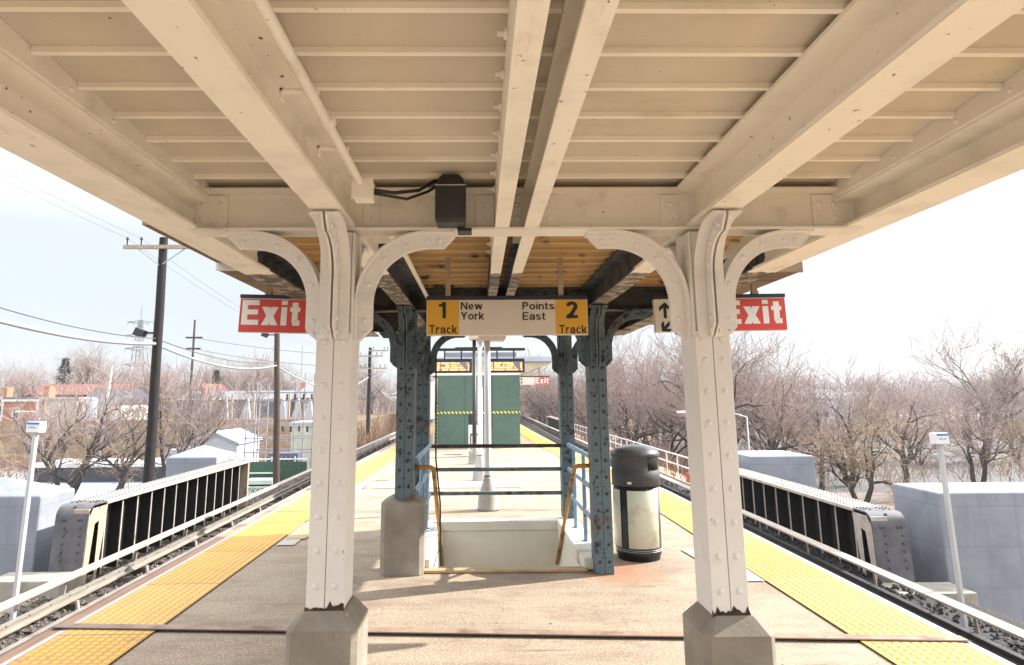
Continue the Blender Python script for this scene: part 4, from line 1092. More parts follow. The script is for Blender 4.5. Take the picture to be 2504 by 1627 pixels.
# ------------------------------------------------------------------ bridge girders
def girder(x0, x1, y0, y1, ztop, zbot, lab, inner, n, rusty):
    """plate girder parapet: web, top flange with rivets, rounded near end, stiffeners on the track side"""
    t = thing('bridge_girder', ((x0 + x1) / 2, (y0 + y1) / 2, zbot), lab, 'girder', 'riveted plate girders of the road bridge')
    xm = (x0 + x1) / 2
    mb = MB(); mb.box(xm - 0.01, xm + 0.01, y0 + 0.05, y1 - 0.02, zbot, ztop - 0.02); build('web', mb, m_web, t)
    rr = 0.18
    prof = [(y1, ztop), (y0 + rr, ztop)] + [(y0 + rr - rr * math.sin(PI / 2 * k / 8), ztop - rr + rr * math.cos(PI / 2 * k / 8)) for k in range(1, 9)] + [(y0 - 0.06, zbot)]
    inn = [(y0 + 0.02 - 0.06, zbot)] + [(y0 + rr - (rr - 0.022) * math.sin(PI / 2 * k / 8), ztop - rr + (rr - 0.022) * math.cos(PI / 2 * k / 8)) for k in range(8, 0, -1)] + [(y0 + rr, ztop - 0.022), (y1, ztop - 0.022)]
    mb = MB(); outl = prof + inn
    a = [(x0, p, q) for p, q in outl]; b = [(x1, p, q) for p, q in outl]; n2 = len(outl); h2 = len(prof)
    fs = []
    for k in range(h2 - 1):
        fs.append((k, k + 1, n2 + k + 1, n2 + k))
        fs.append((n2 - 1 - k, n2 - 2 - k, 2 * n2 - 2 - k, 2 * n2 - 1 - k))
        fs.append((k, k + 1, n2 - 2 - k, n2 - 1 - k)); fs.append((n2 + k, n2 + k + 1, 2 * n2 - 2 - k, 2 * n2 - 1 - k))
    fs.append((0, n2 - 1, 2 * n2 - 1, n2)); fs.append((h2 - 1, h2, n2 + h2, n2 + h2 - 1))
    mb.add(a + b, fs); fl = build('top_flange', mb, m_girdertop, t)
    # weathered lip on the track side edge of the flange
    xe = x1 if inner > 0 else x0
    mb = MB(); mb.box(xe - 0.012 + inner * 0.008, xe + 0.012 + inner * 0.008, y0 + 0.50, y1, ztop - 0.050, ztop + 0.002); build('flange_edge', mb, m_girderedge, t)
    mb = MB(); mb.box(x0 + 0.02, x1 - 0.02, y0 + rr + 0.35, y1, ztop + 0.0005, ztop + 0.006); build('cover_plate', mb, m_girderedge, t)
    xi = xm + inner * 0.012; L = abs(xe - xm) - 0.02
    for k in range(n):
        st_ = MB()
        y = y0 + 0.62 + (y1 - y0 - 0.7) * k / (n - 1)
        f0, f1 = sorted((xi, xi + inner * (L * 0.75)))
        st_.box(f0, f1, y - 0.008, y + 0.008, zbot, ztop - 0.058)
        stf = build('stiffener', st_, m_web, t)
        st_ = MB(); f0, f1 = sorted((xi + inner * (L * 0.75 + 0.0005), xi + inner * (L * 0.75 + 0.014)))
        st_.box(f0, f1, y - 0.016, y + 0.016, zbot + 0.001, ztop - 0.060)
        build('edge_plate', st_, m_girderedge, stf)
    cp = MB()
    f0, f1 = sorted((xi + inner * 0.0, xe))
    for ya, yb_ in ((y0 + 0.01, y0 + 0.04), (y1 - 0.12, y1 - 0.02)):
        cp.box(f0, f1, ya, yb_, zbot, ztop - 0.06)
    cp.add([(xe + inner * 0.002, y0 + 0.03, ztop - 0.2), (xe + inner * 0.002, y0 + 0.12, ztop - 0.06), (xe + inner * 0.002, y0 + 0.55, ztop - 0.06), (xe + inner * 0.002, y0 + 0.38, zbot), (xe + inner * 0.002, y0 + 0.30, zbot), (xe + inner * 0.002, y0 + 0.32, ztop - 0.28), (xe + inner * 0.002, y0 + 0.20, ztop - 0.32), (xe + inner * 0.002, y0 + 0.10, zbot), (xe + inner * 0.002, y0 - 0.03, zbot)], [tuple(range(9))])
    each('end_plate', cp, m_girderrust if rusty else m_girderedge, t, fix=False)
    rv = MB(); y = y0 + 0.30
    while y < y1:
        for f in (0.12, 0.30, 0.70, 0.88):
            rv.dome((x0 + (x1 - x0) * f, y, ztop + 0.004), (0, 0, 1), 0.018, 1.1, 6)
        y += 0.10
    for k in range(6):
        for f in (0.22, 0.32, 0.72, 0.82)[(0 if k == 0 else 1)::(1 if k == 0 else 2)]:
            rv.dome((x0 + (x1 - x0) * f, y0 - 0.012 - 0.009 * k, ztop - 0.22 - 0.12 * k), (0, -1, 0), 0.018, 0.8, 6)
    build('rivet_rows', rv, m_girder, t)['kind'] = 'stuff'
    return t
girder(-6.80, -6.28, 11.15, 18.7, -0.10, -1.30, 'black plate girder parapet with rusty tan end on the utility pole side', 1, 14, True)
girder(6.30, 6.86, 10.95, 19.4, -0.30, -1.42, 'black plate girder parapet beside the track on the wooded side', -1, 14, False)
girder(6.3, 6.8, 52, 62, -0.30, -1.45, 'small distant black plate girder beyond the pipe railing', -1, 12, False)

# ------------------------------------------------------------------ abutment blocks
def block(x0, x1, y0, y1, zb, zt_, lab, peak=0.0, slope=0.0):
    mb = MB()
    mb.loft([[(x0, y0, zb), (x1, y0, zb), (x1, y1, zb), (x0, y1, zb)], [(x0, y0, zt_), (x1, y0, zt_), (x1, y1, zt_), (x0, y1, zt_)]])
    if peak:
        mb = MB(); xm, ym = (x0 + x1) / 2, (y0 + y1) / 2
        a = [(x0, y0), (x1, y0), (x1, y1), (x0, y1)]
        mb.loft([[(p, q, zb) for p, q in a], [(p, q, zt_) for p, q in a], [(xm + (p - xm) * 0.04, ym + (q - ym) * 0.04, zt_ + peak) for p, q in a]])
    return tag(build('abutment_block', mb, m_block, bevel=0.03), lab, 'concrete block', 'concrete blocks at the bridge ends')
block(-9.6, -7.52, 11.86, 12.85, GZ, -0.05, 'large concrete abutment block with pyramid top in the left foreground', 0.27)
block(-8.75, -7.35, 19.1, 20.6, GZ, -0.05, 'concrete abutment block with pyramid top at the far end of the tan-ended girder', 0.28)
block(7.45, 13.5, 10.97, 12.2, GZ, 0.0, 'large concrete abutment block in the right foreground beside the sign post')
block(7.05, 8.75, 17.5, 19.3, GZ, 0.0, 'flat topped concrete abutment block behind the right girder')
lg = MB(); lg.box(-7.4, -6.25, 10.55, 11.1, -1.6, -1.08); struct(build('girder_seat', lg, m_conc, bevel=0.02))
lg = MB(); lg.box(6.25, 7.4, 10.3, 10.9, -1.6, -1.33); struct(build('girder_seat', lg, m_conc, bevel=0.02))
# sign posts beyond the third rails
def sign_post(x, y, z1, ang, lab, lean):
    t = thing('sign_post', (x, y, -1.42), lab, 'sign post', 'slim sign posts beyond the third rails')
    mb = MB(); mb.box(x - 0.026, x + 0.026, y - 0.026, y + 0.026, -1.42, z1 - 0.14); build('post', mb, m_steel, t, 0.004)
    mb = MB(); mb.box(x - 0.105, x + 0.105, y - 0.06, y + 0.05, z1 - 0.139, z1); build('sign_box', mb, m_white, t, 0.004)
    mb = MB(); mb.box(x - 0.10, x + 0.10, y - 0.063, y - 0.0605, z1 - 0.034, z1 - 0.006); build('blue_band', mb, m_bluesign, t)
    mb = MB(); r6 = random.Random(int(y * 10)); q = x - 0.07
    while q < x + 0.06:
        mb.box(q, q + 0.009, y - 0.0625, y - 0.0605, z1 - 0.088, z1 - 0.060 + r6.uniform(-0.008, 0.008)); q += r6.uniform(0.013, 0.02)
    build('faded_print', mb, M('faded_print', (0.42, 0.47, 0.53), 0.6), t)
    t.rotation_euler = (0, lean, ang)
sign_post(-6.0, 9.17, 1.295, R(-12), 'white sign post with blue-topped box beyond the left third rail', R(0.6))
sign_post(6.12, 8.82, 1.075, R(16), 'grey sign post with blue-topped box beyond the right third rail', R(-0.9))
# walkway with pipe railing on the right
wk = thing('walkway', (8.4, 40, -1.9), 'boarded side walkway with white pipe railing beyond the right track', 'walkway')
B('deck', m_orangewood, wk, (7.3, 8.9, 23, 70, -2.0, -1.86))
rp = MB()
for z in (-0.86, -1.26):
    rp.tube([(8.2, 23, z), (8.2, 70, z)], 0.032, 6)
each('rail', rp, m_white, wk)
rp = MB(); y = 23.2
while y < 70: rp.tube([(8.2, y, -1.88), (8.2, y, -0.86)], 0.028, 6); y += 1.55
each('post', rp, m_white, wk)
sk = MB()
for y in (23.5, 25.8, 30): sk.tube([(8.35, y, -6), (8.35, y, -2.0)], 0.1, 6)
each('leg', sk, m_wood2, wk)
mb = MB(); mb.box(8.05, 8.12, 25.3, 25.9, -1.75, -1.35); mb.box(8.05, 8.12, 26.0, 26.3, -1.75, -1.40)
tag(build('red_banner', mb, M('red_cloth', (0.5, 0.12, 0.10), 0.8)), 'small red banner tied to the walkway railing', 'banner')

# ------------------------------------------------------------------ poles and wires
def upole(x, y, z1, r, mat, lab, arms=(), lamp=None, lean=(0, 0)):
    t = thing('utility_pole', (x, y, GZ), lab, 'utility pole', 'wooden utility poles along the track')
    mb = MB(); H = z1 - GZ
    rs = random.Random(int(abs(x * 13 + y)))
    pts = [(x + lean[0] * k / 10 + rs.uniform(-0.015, 0.015), y + lean[1] * k / 10, GZ + H * k / 10) for k in range(11)]
    mb.tube(pts, [r * (1.12 - 0.3 * k / 10) for k in range(11)], 12); build('pole', mb, mat, t)
    xt_ = x + lean[0]
    for z, w, off in arms:
        mb = MB(); mb.box(xt_ - w + off, xt_ + w + off, y - 0.16, y - 0.05, z - 0.06, z + 0.06)
        a = build('crossarm', mb, m_girderrust, t)
        iq = MB()
        for f in (-0.92, -0.55, 0.55, 0.92):
            iq.lathe([(0.0, 0.34), (0.03, 0.33), (0.05, 0.26), (0.02, 0.22), (0.02, 0.05), (0.0, 0.05)], (xt_ + off + f * w, y - 0.10, z), 8)
        each('insulator', iq, m_girder, a)
        bq = MB()
        for sg_ in (-1, 1): bq.tube([(xt_ + off + sg_ * w * 0.62, y - 0.10, z - 0.06), (xt_, y - 0.10, z - 0.62)], 0.02, 6)
        each('brace', bq, m_steel, a)
    if lamp:
        z, dx = lamp
        mb = MB(); mb.box(xt_ + dx - 0.14, xt_ + dx + 0.14, y - 0.3, y, z - 0.12, z + 0.12, Matrix.Rotation(0.4, 3, 'Y')); mb.box(min(xt_, xt_ + dx), max(xt_, xt_ + dx), y - 0.08, y - 0.04, z - 0.03, z + 0.03)
        build('floodlight', mb, m_char, t)
    return t
upole(-10.02, 21, 6.75, 0.155, m_wood, 'tall dark utility pole with wooden crossarm nearest the platform', arms=((6.42, 1.22, 0.0),), lamp=(3.63, -0.42), lean=(-0.25, 0))
upole(-10.25, 35, 7.0, 0.165, m_wood2, 'brown utility pole rising behind the left Exit sign', lamp=(4.85, -0.5), lean=(-0.55, 0))
upole(-9.85, 60, 5.95, 0.18, m_wood, 'distant dark utility pole with several crossarms beyond the left column', arms=((5.2, 1.3, -0.1), (4.1, 1.2, 0.3), (5.7, 0.9, 0.8)))
def sag(a, b, s_, n=24):
    a, b = Vector(a), Vector(b)
    return [a + (b - a) * (k / n) - Vector((0, 0, s_ * 4 * (k / n) * (1 - k / n))) for k in range(n + 1)]
def wire(pts, r, lab, mat=m_wire, grp='cables between the poles', n=5):
    mb = MB(); mb.tube(pts, r, n); return tag(build('overhead_cable', mb, mat), lab, 'cable', grp)
P1, P2, P3 = (-10.2, 20.85, 3.28), (-10.62, 34.8, 3.23), (-9.9, 59.8, 3.3)
wire(sag((-10.1, 6.0, 4.5), P1, 0.62), 0.055, 'thick pale bundled cable sagging from the left edge to the nearest utility pole', m_cable)
wire(sag((-10.1, 6.0, 4.75), (-10.2, 20.85, 3.45), 0.55), 0.016, 'thin wire above the pale bundled cable left of the nearest pole')
wire(sag(P1, P2, 0.42), 0.045, 'thick pale bundled cable sagging between the nearest and brown poles', m_cable)
wire(sag((-10.2, 20.85, 3.45), (-10.62, 34.8, 3.4), 0.30), 0.018, 'thin wire above the bundled cable between the nearest and brown poles')
wire(sag(P2, P3, 1.1), 0.045, 'pale bundled cable sagging from the brown pole behind the cream column', m_cable)
for k, (dx, z) in enumerate(((-1.12, 6.72), (-0.67, 6.70))):
    wire(sag((-10.27 + dx + 0.6, -2, 8.2), (-10.27 + dx, 20.9, z), 0.5) + sag((-10.27 + dx, 20.9, z), (-10.3 + dx * 0.9, 60, 5.9), 1.2)[1:], 0.005,
         ('thin overhead wire on the outer insulator of the nearest pole', 'thin overhead wire on the inner insulator of the nearest pole')[k])
for k, (a, b, s_) in enumerate((((-26, 60, 7.0), (-9.9, 60, 5.2), 0.3), ((-26, 60, 6.0), (-9.9, 60, 4.2), 0.4))):
    wire(sag(a, b, s_), 0.02, ('upper thin wire from the slim pole towards the distant pole', 'lower thin wire from the slim pole towards the distant pole')[k])
for k in range(5):
    wire(sag((-9.9 + 0.3 * k, 60, 3.2 - 0.25 * (k % 3)), (-8.6 + 0.25 * k, 78 + 3 * k, 3.0), 1.3 + 0.2 * k), 0.035, 'pale sagging cable beyond the distant pole with crossarms', m_cable, 'sagging cables beyond the distant pole')
mb = MB(); mb.tube([(-25.7, 60, GZ), (-25.9, 60, 8.6)], [0.16, 0.09], 8); mb.box(-26.6, -25.1, 59.95, 60.05, 6.9, 7.05); mb.box(-26.5, -25.2, 59.95, 60.05, 5.9, 6.05)
tag(build('utility_pole', mb, m_wood2), 'slim distant pole between the nearest pole and the left Exit sign', 'utility pole', 'wooden utility poles along the track')
# pole-top transformer and street lamps at left
t = thing('utility_pole', (-34.5, 62, GZ), 'grey pole with pale transformer can behind the left bare trees', 'utility pole', 'wooden utility poles along the track')
mb = MB(); mb.tube([(-34.6, 62, GZ), (-34.2, 62, 4.6)], 0.2, 8); build('pole', mb, m_polebase, t)
mb = MB(); mb.lathe([(0, 0), (0.48, 0.05), (0.5, 0.1), (0.5, 1.75), (0.42, 1.85), (0, 1.9)], (-35.35, 61.6, -0.2), 12); build('transformer_can', mb, M('pale_grey_enamel', (0.50, 0.55, 0.66), 0.4), t)
def street_lamp(x, y, z1, dx, lab, r=0.07):
    t = thing('street_lamp', (x, y, GZ), lab, 'street lamp', 'street lamps beyond the railway')
    mb = MB(); mb.tube([(x, y, GZ), (x, y, z1 - 0.3), (x + dx * 0.25, y, z1 - 0.05), (x + dx, y, z1)], [r, r * 0.8, r * 0.6, r * 0.5], 8); build('pole', mb, m_steel, t)
    mb = MB(); mb.box(x + dx - 0.35, x + dx + 0.35, y - 0.14, y + 0.14, z1 - 0.07, z1 + 0.07); build('lamp_head', mb, m_white, t, 0.03)
street_lamp(-44.2, 68, 0.35, -2.0, 'pale street lamp with curved arm in front of the cream building', 0.16)
street_lamp(15.3, 38, 0.6, -3.6, 'grey street lamp arm reaching out between the bare trees on the right')
street_lamp(27.5, 52, -1.15, -1.6, 'white street lamp head among the trees behind the right block')
# lattice tower
tw = thing('transmission_tower', (-77, 150, GZ), 'distant lattice transmission tower with four arms above the left trees', 'transmission tower')
mb = MB(); X, Y = -77, 150
def hw_(z): return 1.9 - 1.6 * min(1, (z - GZ) / 24)
zs = [GZ + 2.2 * k for k in range(12)]
for za, zb in zip(zs, zs[1:]):
    a, b = hw_(za), hw_(zb)
    for sx, sy in ((1, 1), (-1, 1), (1, -1), (-1, -1)):
        mb.tube([(X + sx * a, Y + sy * a, za), (X + sx * b, Y + sy * b, zb)], 0.09, 4)
    for s_ in (1, -1):
        mb.tube([(X - a, Y + s_ * a, za), (X + b, Y + s_ * b, zb)], 0.05, 4); mb.tube([(X + a, Y + s_ * a, za), (X - b, Y + s_ * b, zb)], 0.05, 4)
mb.tube([(X, Y, zs[-1]), (X, Y, 22.3)], 0.07, 4); build('lattice_mast', mb, m_towersteel, tw)
for z in (18.6, 15.6, 12.6, 9.0):
    q = MB(); q.tube([(X - 3.0, Y, z + 0.1), (X, Y, z - 0.35), (X + 3.0, Y, z + 0.1), (X, Y, z + 0.35), (X - 3.0, Y, z + 0.1)], 0.09, 4)
    for f in (-2.9, -1.6, 1.6, 2.9): q.tube([(X + f, Y, z), (X + f, Y, z - 0.6)], 0.06, 4)
    build('crossarm', q, m_towersteel, tw)

# ------------------------------------------------------------------ buildings at left
bk = MB(); bk.prism([(66, GZ - 0.1), (71.5, -1.05), (110, -1.05), (118, GZ - 0.1)], 'x', -170, -13)
struct(build('far_embankment', bk, m_earth))
rt = MB(); rt.box(-160, -13.5, 72.2, 72.6, -1.1, -0.72)
tag(build('low_wall', rt, M('rusty_wall', (0.42, 0.27, 0.17), 0.85)), 'long low rust coloured wall along the top of the far embankment', 'wall')
yard = MB(); yard.quad((-75, 22, GZ + 0.004), (-12, 22, GZ + 0.004), (-12, 64, GZ + 0.004), (-75, 64, GZ + 0.004))
face_up(struct(build('car_park', yard, M('pale_asphalt', (0.36, 0.38, 0.43), 0.9, var=0.12, scale=0.4), fix=False)))
def house(name, x0, x1, y0, d, z0, z1, wall, lab, cat, roof=None, ridge=0.0, trim=None, wins=(), axis='x', chim=None):
    t = thing(name, ((x0 + x1) / 2, y0 + d / 2, z0), lab, cat)
    B('wall', wall, t, (x0, x1, y0, y0 + d, z0, z1))
    if ridge:
        mb = MB()
        if axis == 'y': mb.prism([(x0 - 0.3, z1), (x1 + 0.3, z1), ((x0 + x1) / 2, z1 + ridge)], 'y', y0 - 0.02, y0 + d + 0.3)
        else: mb.prism([(y0 - 0.3, z1), (y0 + d + 0.3, z1), (y0 + d / 2, z1 + ridge)], 'x', x0 - 0.3, x1 + 0.3)
        rf = build('roof', mb, roof or m_roofdark, t)
    else:
        rf = B('roof', roof or m_roofdark, t, (x0 - 0.12, x1 + 0.12, y0 - 0.12, y0 + d, z1 + 0.002, z1 + 0.25))
    if trim:
        B('trim', trim, t, (x0 - 0.1, x1 + 0.1, y0 - 0.14, y0 - 0.02, z1 - 0.25, z1), (x0 - 0.05, x0 + 0.15, y0 - 0.10, y0 - 0.01, z0, z1 - 0.26), (x1 - 0.15, x1 + 0.05, y0 - 0.10, y0 - 0.01, z0, z1 - 0.26))
    for a, b, c, e in wins:
        w = B('window', m_white, t, (a - 0.08, b + 0.08, y0 - 0.07, y0 - 0.02, c - 0.08, e + 0.08))
        B('pane', m_window, w, (a, b, y0 - 0.09, y0 - 0.072, c, e))
    if chim:
        B('chimney', m_brick, rf, chim)
    return t
house('brick_garage', -58.5, -54.2, 76, 6, -1.1, 1.55, m_brick, 'orange brick building with white trim at the left frame edge', 'building', m_roofgrey, trim=m_white, chim=(-54.6, -54.0, 77, 78, -1.0, 2.9))
house('brick_garage', -53.6, -49.6, 76, 6, -1.1, 1.55, m_brick, 'orange brick building with a narrow window behind the left sign post', 'building', m_roofgrey, trim=m_white, wins=((-52.3, -51.7, -0.6, 0.55),), chim=(-49.9, -49.2, 77, 78, -1.0, 3.0))
house('rendered_building', -49.0, -45.3, 76, 6, -1.1, 1.5, m_beige, 'plain beige building between the brick building and the cream building', 'building', m_beige)
house('cream_building', -45.2, -40.6, 76.5, 7, -1.1, 1.0, m_stairwhite, 'low cream building with dark pitched roof behind the pale street lamp', 'building', m_roofdark, ridge=1.7, wins=((-43.6, -42.9, -0.5, 0.5),))
house('dark_red_house', -62, -50, 92, 8, -1.0, 2.1, m_brickred, 'dark red house with steep roof behind the brick buildings', 'house', m_brickred, ridge=1.5)
house('red_gable_house', -41.5, -37.6, 95, 8, -1.0, 1.0, m_brickred, 'red house with a steep gable left of the long grey shed', 'house', m_brickred, ridge=2.6, axis='y')
house('grey_shed', -39.5, -25.5, 88, 9, -1.0, 1.3, M('grey_cladding', (0.17, 0.17, 0.19), 0.8, stretch=(8, 1, 0.5)), 'long grey shed behind the white triangular braces', 'shed', m_roofgrey, ridge=1.2)
house('white_gable_house', -25.6, -20.2, 92, 8, -1.0, 1.5, M('house_brick', (0.30, 0.17, 0.12), 0.85), 'small white-gabled house with chimney seen beside the brown pole', 'house', m_white, ridge=2.2, axis='y', chim=(-25.2, -24.4, 94, 95, 2.0, 3.6), wins=((-23.5, -22.7, 0.1, 1.1),))
for k, x in enumerate((-32.8, -30.2, -27.6, -23.4, -21.6, -20.2)):
    mb = MB(); mb.prism([(x - 0.65, -1.05), (x + 0.55, -1.05), (x + 0.26, 1.35), (x + 0.10, 1.45)], 'y', 79.6, 80.1)
    t = thing('triangular_brace', (x, 80, -1.05), 'white triangular brace with a slim post on the far embankment', 'brace', 'white triangular braces on the far embankment')
    build('brace', mb, m_farwhite, t)
    B('post', m_girderrust, t, (x + 0.6, x + 0.8, 80.2, 80.5, -1.05, 2.0))
# low wall and shed in the car park
t = thing('low_building', (-30, 55, GZ), 'long low dark building with white roof coping in the car park', 'building')
B('wall', M('dark_facade', (0.06, 0.06, 0.07), 0.8), t, (-35.6, -24.2, 55, 59, GZ, -3.85)); B('coping', m_white, t, (-35.8, -24.0, 54.8, 59.1, -3.849, -3.5), bevel=0.05)
t = thing('white_shed', (-19, 50, GZ), 'white shed with pitched roof and a dark window beyond the pyramid block', 'shed')
mb = MB(); mb.prism([(-21.2, GZ), (-17.8, GZ), (-17.8, -1.75), (-19.5, -1.0), (-21.2, -1.75)], 'y', 50, 55); build('wall', mb, m_farwhite, t)
mb = MB(); mb.prism([(-21.4, -1.8), (-19.5, -0.97), (-17.6, -1.8), (-17.6, -1.68), (-19.5, -0.85), (-21.4, -1.68)], 'y', 49.8, 55.2); build('roof', mb, m_farwhite, t)
B('window', m_window, t, (-20.6, -19.2, 49.94, 49.99, -2.9, -2.2))
B('lean_to', m_farwhite, t, (-23.2, -21.25, 50.5, 54, GZ, -2.2))
# green fence, kiosk, substation
t = thing('green_fence', (-12.7, 38, GZ), 'dark green mesh fence with pale rails behind the brown pole', 'fence')
B('mesh_panel', m_fencegreen, t, (-13.3, -9.6, 38, 38.06, GZ, -1.95))
B('top_rail', m_white, t, (-14.6, -9.6, 38.07, 38.13, -1.85, -1.78))
mb = MB()
for x in (-14.5, -13.35, -11.6, -10.3): mb.box(x - 0.03, x + 0.03, 38.07, 38.13, GZ, -1.7)
each('post', mb, m_white, t)
B('gate_frame', m_awning, t, (-13.2, -11.4, 37.9, 37.96, -2.58, -2.50), (-11.38, -11.30, 37.9, 37.96, -3.6, -2.25), (-13.2, -11.4, 37.9, 37.96, -3.66, -3.6))
t = thing('ticket_kiosk', (-11.85, 37.4, GZ), 'pale green ticket kiosk below the brown pole', 'kiosk')
B('wall', m_fencegreen, t, (-12.5, -11.2, 37.0, 37.9, GZ, -3.02))
B('roof', m_awning, t, (-12.6, -11.1, 36.8, 37.95, -3.019, -2.78), bevel=0.02)
B('sign_board', m_awning, t, (-12.52, -11.2, 36.76, 36.795, -3.52, -3.10))
build('lettering', text_mb('TICKETS', -12.36, -11.26, -3.42, -3.20, 36.755, 0.02), M('green_ink', (0.05, 0.12, 0.06), 0.6), t, fix=False)
mb = MB(); mb.box(-11.35, -10.72, 31.0, 31.5, GZ, -1.5)
cbn = thing('meter_cabinet', (-11, 31.2, GZ), 'tall pale grey cabinet with a yellow plate beside the kiosk', 'cabinet')
build('cabinet', mb, M('pale_grey', (0.48, 0.48, 0.50), 0.7), cbn, 0.02); B('yellow_plate', m_yellowplate, cbn, (-11.1, -10.85, 30.95, 30.995, -2.5, -2.0))
ss = thing('substation', (-13, 46, GZ), 'steel substation frame with bus bars and a finned transformer', 'substation')
mb = MB()
for x in (-15.5, -14.9, -12.3, -11.7, -10.9):
    for y in (45, 47.5): mb.box(x - 0.035, x + 0.035, y - 0.035, y + 0.035, GZ, 2.6 if x < -12 else 3.2)
for z in (1.9, 1.35, -0.2, -1.1, -2.0):
    mb.box(-15.6, -10.4, 44.95, 45.05, z - 0.035, z + 0.035); mb.box(-15.6, -10.4, 47.45, 47.55, z - 0.04, z + 0.04)
for x in (-15.2, -13.6, -12.0): mb.box(x - 0.02, x + 0.02, 45, 45.04, -1, 5.0)
each('frame_member', mb, M('substation_steel', (0.34, 0.34, 0.36), 0.6), ss)
B('transformer', M('transformer_grey', (0.10, 0.12, 0.17), 0.5), ss, (-13.5, -11.6, 43.5, 44.6, GZ, -1.95))
mb = MB()
for k in range(7): mb.box(-13.45 + k * 0.27, -13.32 + k * 0.27, 43.2, 43.49, -3.4, -2.1)
each('cooling_fin', mb, m_roofdark, ss)
mb = MB()
for k in range(6):
    x = -13.6 + k * 0.55; mb.lathe([(0.05, 0), (0.09, 0.06), (0.05, 0.12), (0.09, 0.18), (0.05, 0.24), (0.09, 0.30), (0.04, 0.38), (0, 0.4)], (x, 44.9, -0.7 + 0.05 * (k % 2)), 8)
    mb.lathe([(0.04, 0), (0.08, 0.1), (0.04, 0.2), (0.08, 0.3), (0, 0.42)], (x + 0.2, 44.9, 1.42), 8)
each('insulator', mb, m_girder, ss)
house('control_hut', -13.6, -10.8, 49, 4, GZ, -0.45, m_panel, 'pale cream control hut behind the substation frame', 'hut', m_white)
# right: far pale houses and parking seen through the trees
for k, (x, y, w, h, lab) in enumerate(((52, 128, 9, 5.2, 'pale blue-white house nearest the right column seen through bare trees'), (63, 130, 8, 5.6, 'pale house with two dark windows in the middle of the right woods'), (74, 133, 7, 5.0, 'pale house farthest right seen through bare trees'))):
    house('white_house', x, x + w, y, 7, GZ, GZ + h, M('pale_siding', (0.52, 0.54, 0.62), 0.7), lab, 'house', m_roofgrey, ridge=1.8, wins=((x + 1.5, x + 2.6, GZ + 2, GZ + 3.3), (x + 4.5, x + 5.6, GZ + 2, GZ + 3.3)))
lot = MB(); lot.quad((22, 46, GZ + 0.004), (75, 46, GZ + 0.004), (85, 112, GZ + 0.004), (30, 112, GZ + 0.004))
face_up(struct(build('car_park', lot, M('worn_asphalt', (0.105, 0.10, 0.10), 0.9, var=0.2, scale=0.3), fix=False)))

# ------------------------------------------------------------------ trees
def tree_meshes(seed, H=10.0, spread=1.0, r0=0.2, stems=1, up=0.3, lean=0.0, dense=1.0, twmin=0.013, first=0.30):
    rr = random.Random(seed); tr = MB(); tw_ = MB()
    kids = (3.6, 3.8, 3.2, 2.5, 2.0)
    def limb(p, d, L, r, lv):
        seg = (5, 5, 4, 3, 2, 2)[lv]
        pts = [p]; rad = [r]; wob = (0.10, 0.20, 0.26, 0.30, 0.30, 0.30)[lv]
        for k in range(seg):
            d = (d + Vector((rr.gauss(0, wob), rr.gauss(0, wob), rr.gauss(0, wob * 0.8) + up * (0.05 if lv < 2 else 0.10)))).normalized()
            pts.append(pts[-1] + d * (L / seg)); rad.append(max(twmin * 0.7, r * (1 - 0.45 * (k + 1) / seg)))
        mb = tr if lv <= 2 else tw_
        mb.tube(pts, rad, 7 if lv < 2 else (4 if lv == 2 else 3), cap=False, smooth=lv < 2)
        if lv >= 5: return
        n = max(1, int(kids[lv] * dense + rr.random()))
        for k in range(n):
            t_ = (0.25 if lv else 0.5) + (0.75 if lv else 0.5) * (k + rr.random()) / n
            i = min(seg - 1, int(t_ * seg)); f = min(1, t_ * seg - i)
            q = pts[i].lerp(pts[i + 1], f)
            ang = rr.uniform(0.45, 1.15) * spread
            o = d.orthogonal().normalized(); o.rotate(Matrix.Rotation(rr.uniform(0, 2 * PI), 3, d))
            nd = (d * math.cos(ang) + o * math.sin(ang) + Vector((0, 0, up * 0.25))).normalized()
            limb(q, nd, L * rr.uniform(0.42, 0.95), max(twmin, rad[i] * rr.uniform(0.5, 0.72)), lv + 1)
        limb(pts[-1], d, L * 0.72, max(twmin, rad[-1] * 0.9), lv + 1)
    for s_ in range(stems):
        a = 2 * PI * s_ / stems + rr.random()
        k = 0.0 if stems == 1 else 0.32
        d = Vector((math.cos(a) * k + lean, math.sin(a) * k, 1)).normalized()
        limb(Vector((math.cos(a) * 0.15 * (stems > 1), math.sin(a) * 0.15 * (stems > 1), -0.2)), d, H * first * rr.uniform(0.9, 1.1), r0, 0)
    a = mesh_of(tr, fix=False); b = mesh_of(tw_, fix=False); a.name = 'trunk'; b.name = 'crown'
    zm = max(v.co.z for v in b.vertices)
    for me in (a, b):
        me.transform(Matrix.Scale(H / zm, 4))
    return a, b
VAR = {
    'oak': [tree_meshes(11, 10.5, 0.85, 0.24, up=0.45), tree_meshes(12, 10.5, 0.95, 0.22, stems=2), tree_meshes(13, 11.5, 0.75, 0.20, up=0.6), tree_meshes(14, 11, 1.05, 0.26, up=0.15)],
    'vase': [tree_meshes(21, 10.5, 0.62, 0.17, stems=3, up=0.6, dense=0.8), tree_meshes(22, 11.0, 0.6, 0.19, up=0.7), tree_meshes(23, 11, 0.65, 0.17, stems=2, up=0.6)],
    'low': [tree_meshes(31, 7.5, 1.1, 0.18, stems=2, up=0.1), tree_meshes(32, 7.5, 1.1, 0.19, up=0.15, lean=0.35)],
}
for k in VAR:
    for a, b in VAR[k]:
        a.materials.append(m_bark); b.materials.append(m_twigpale if k == 'low' else m_twig)
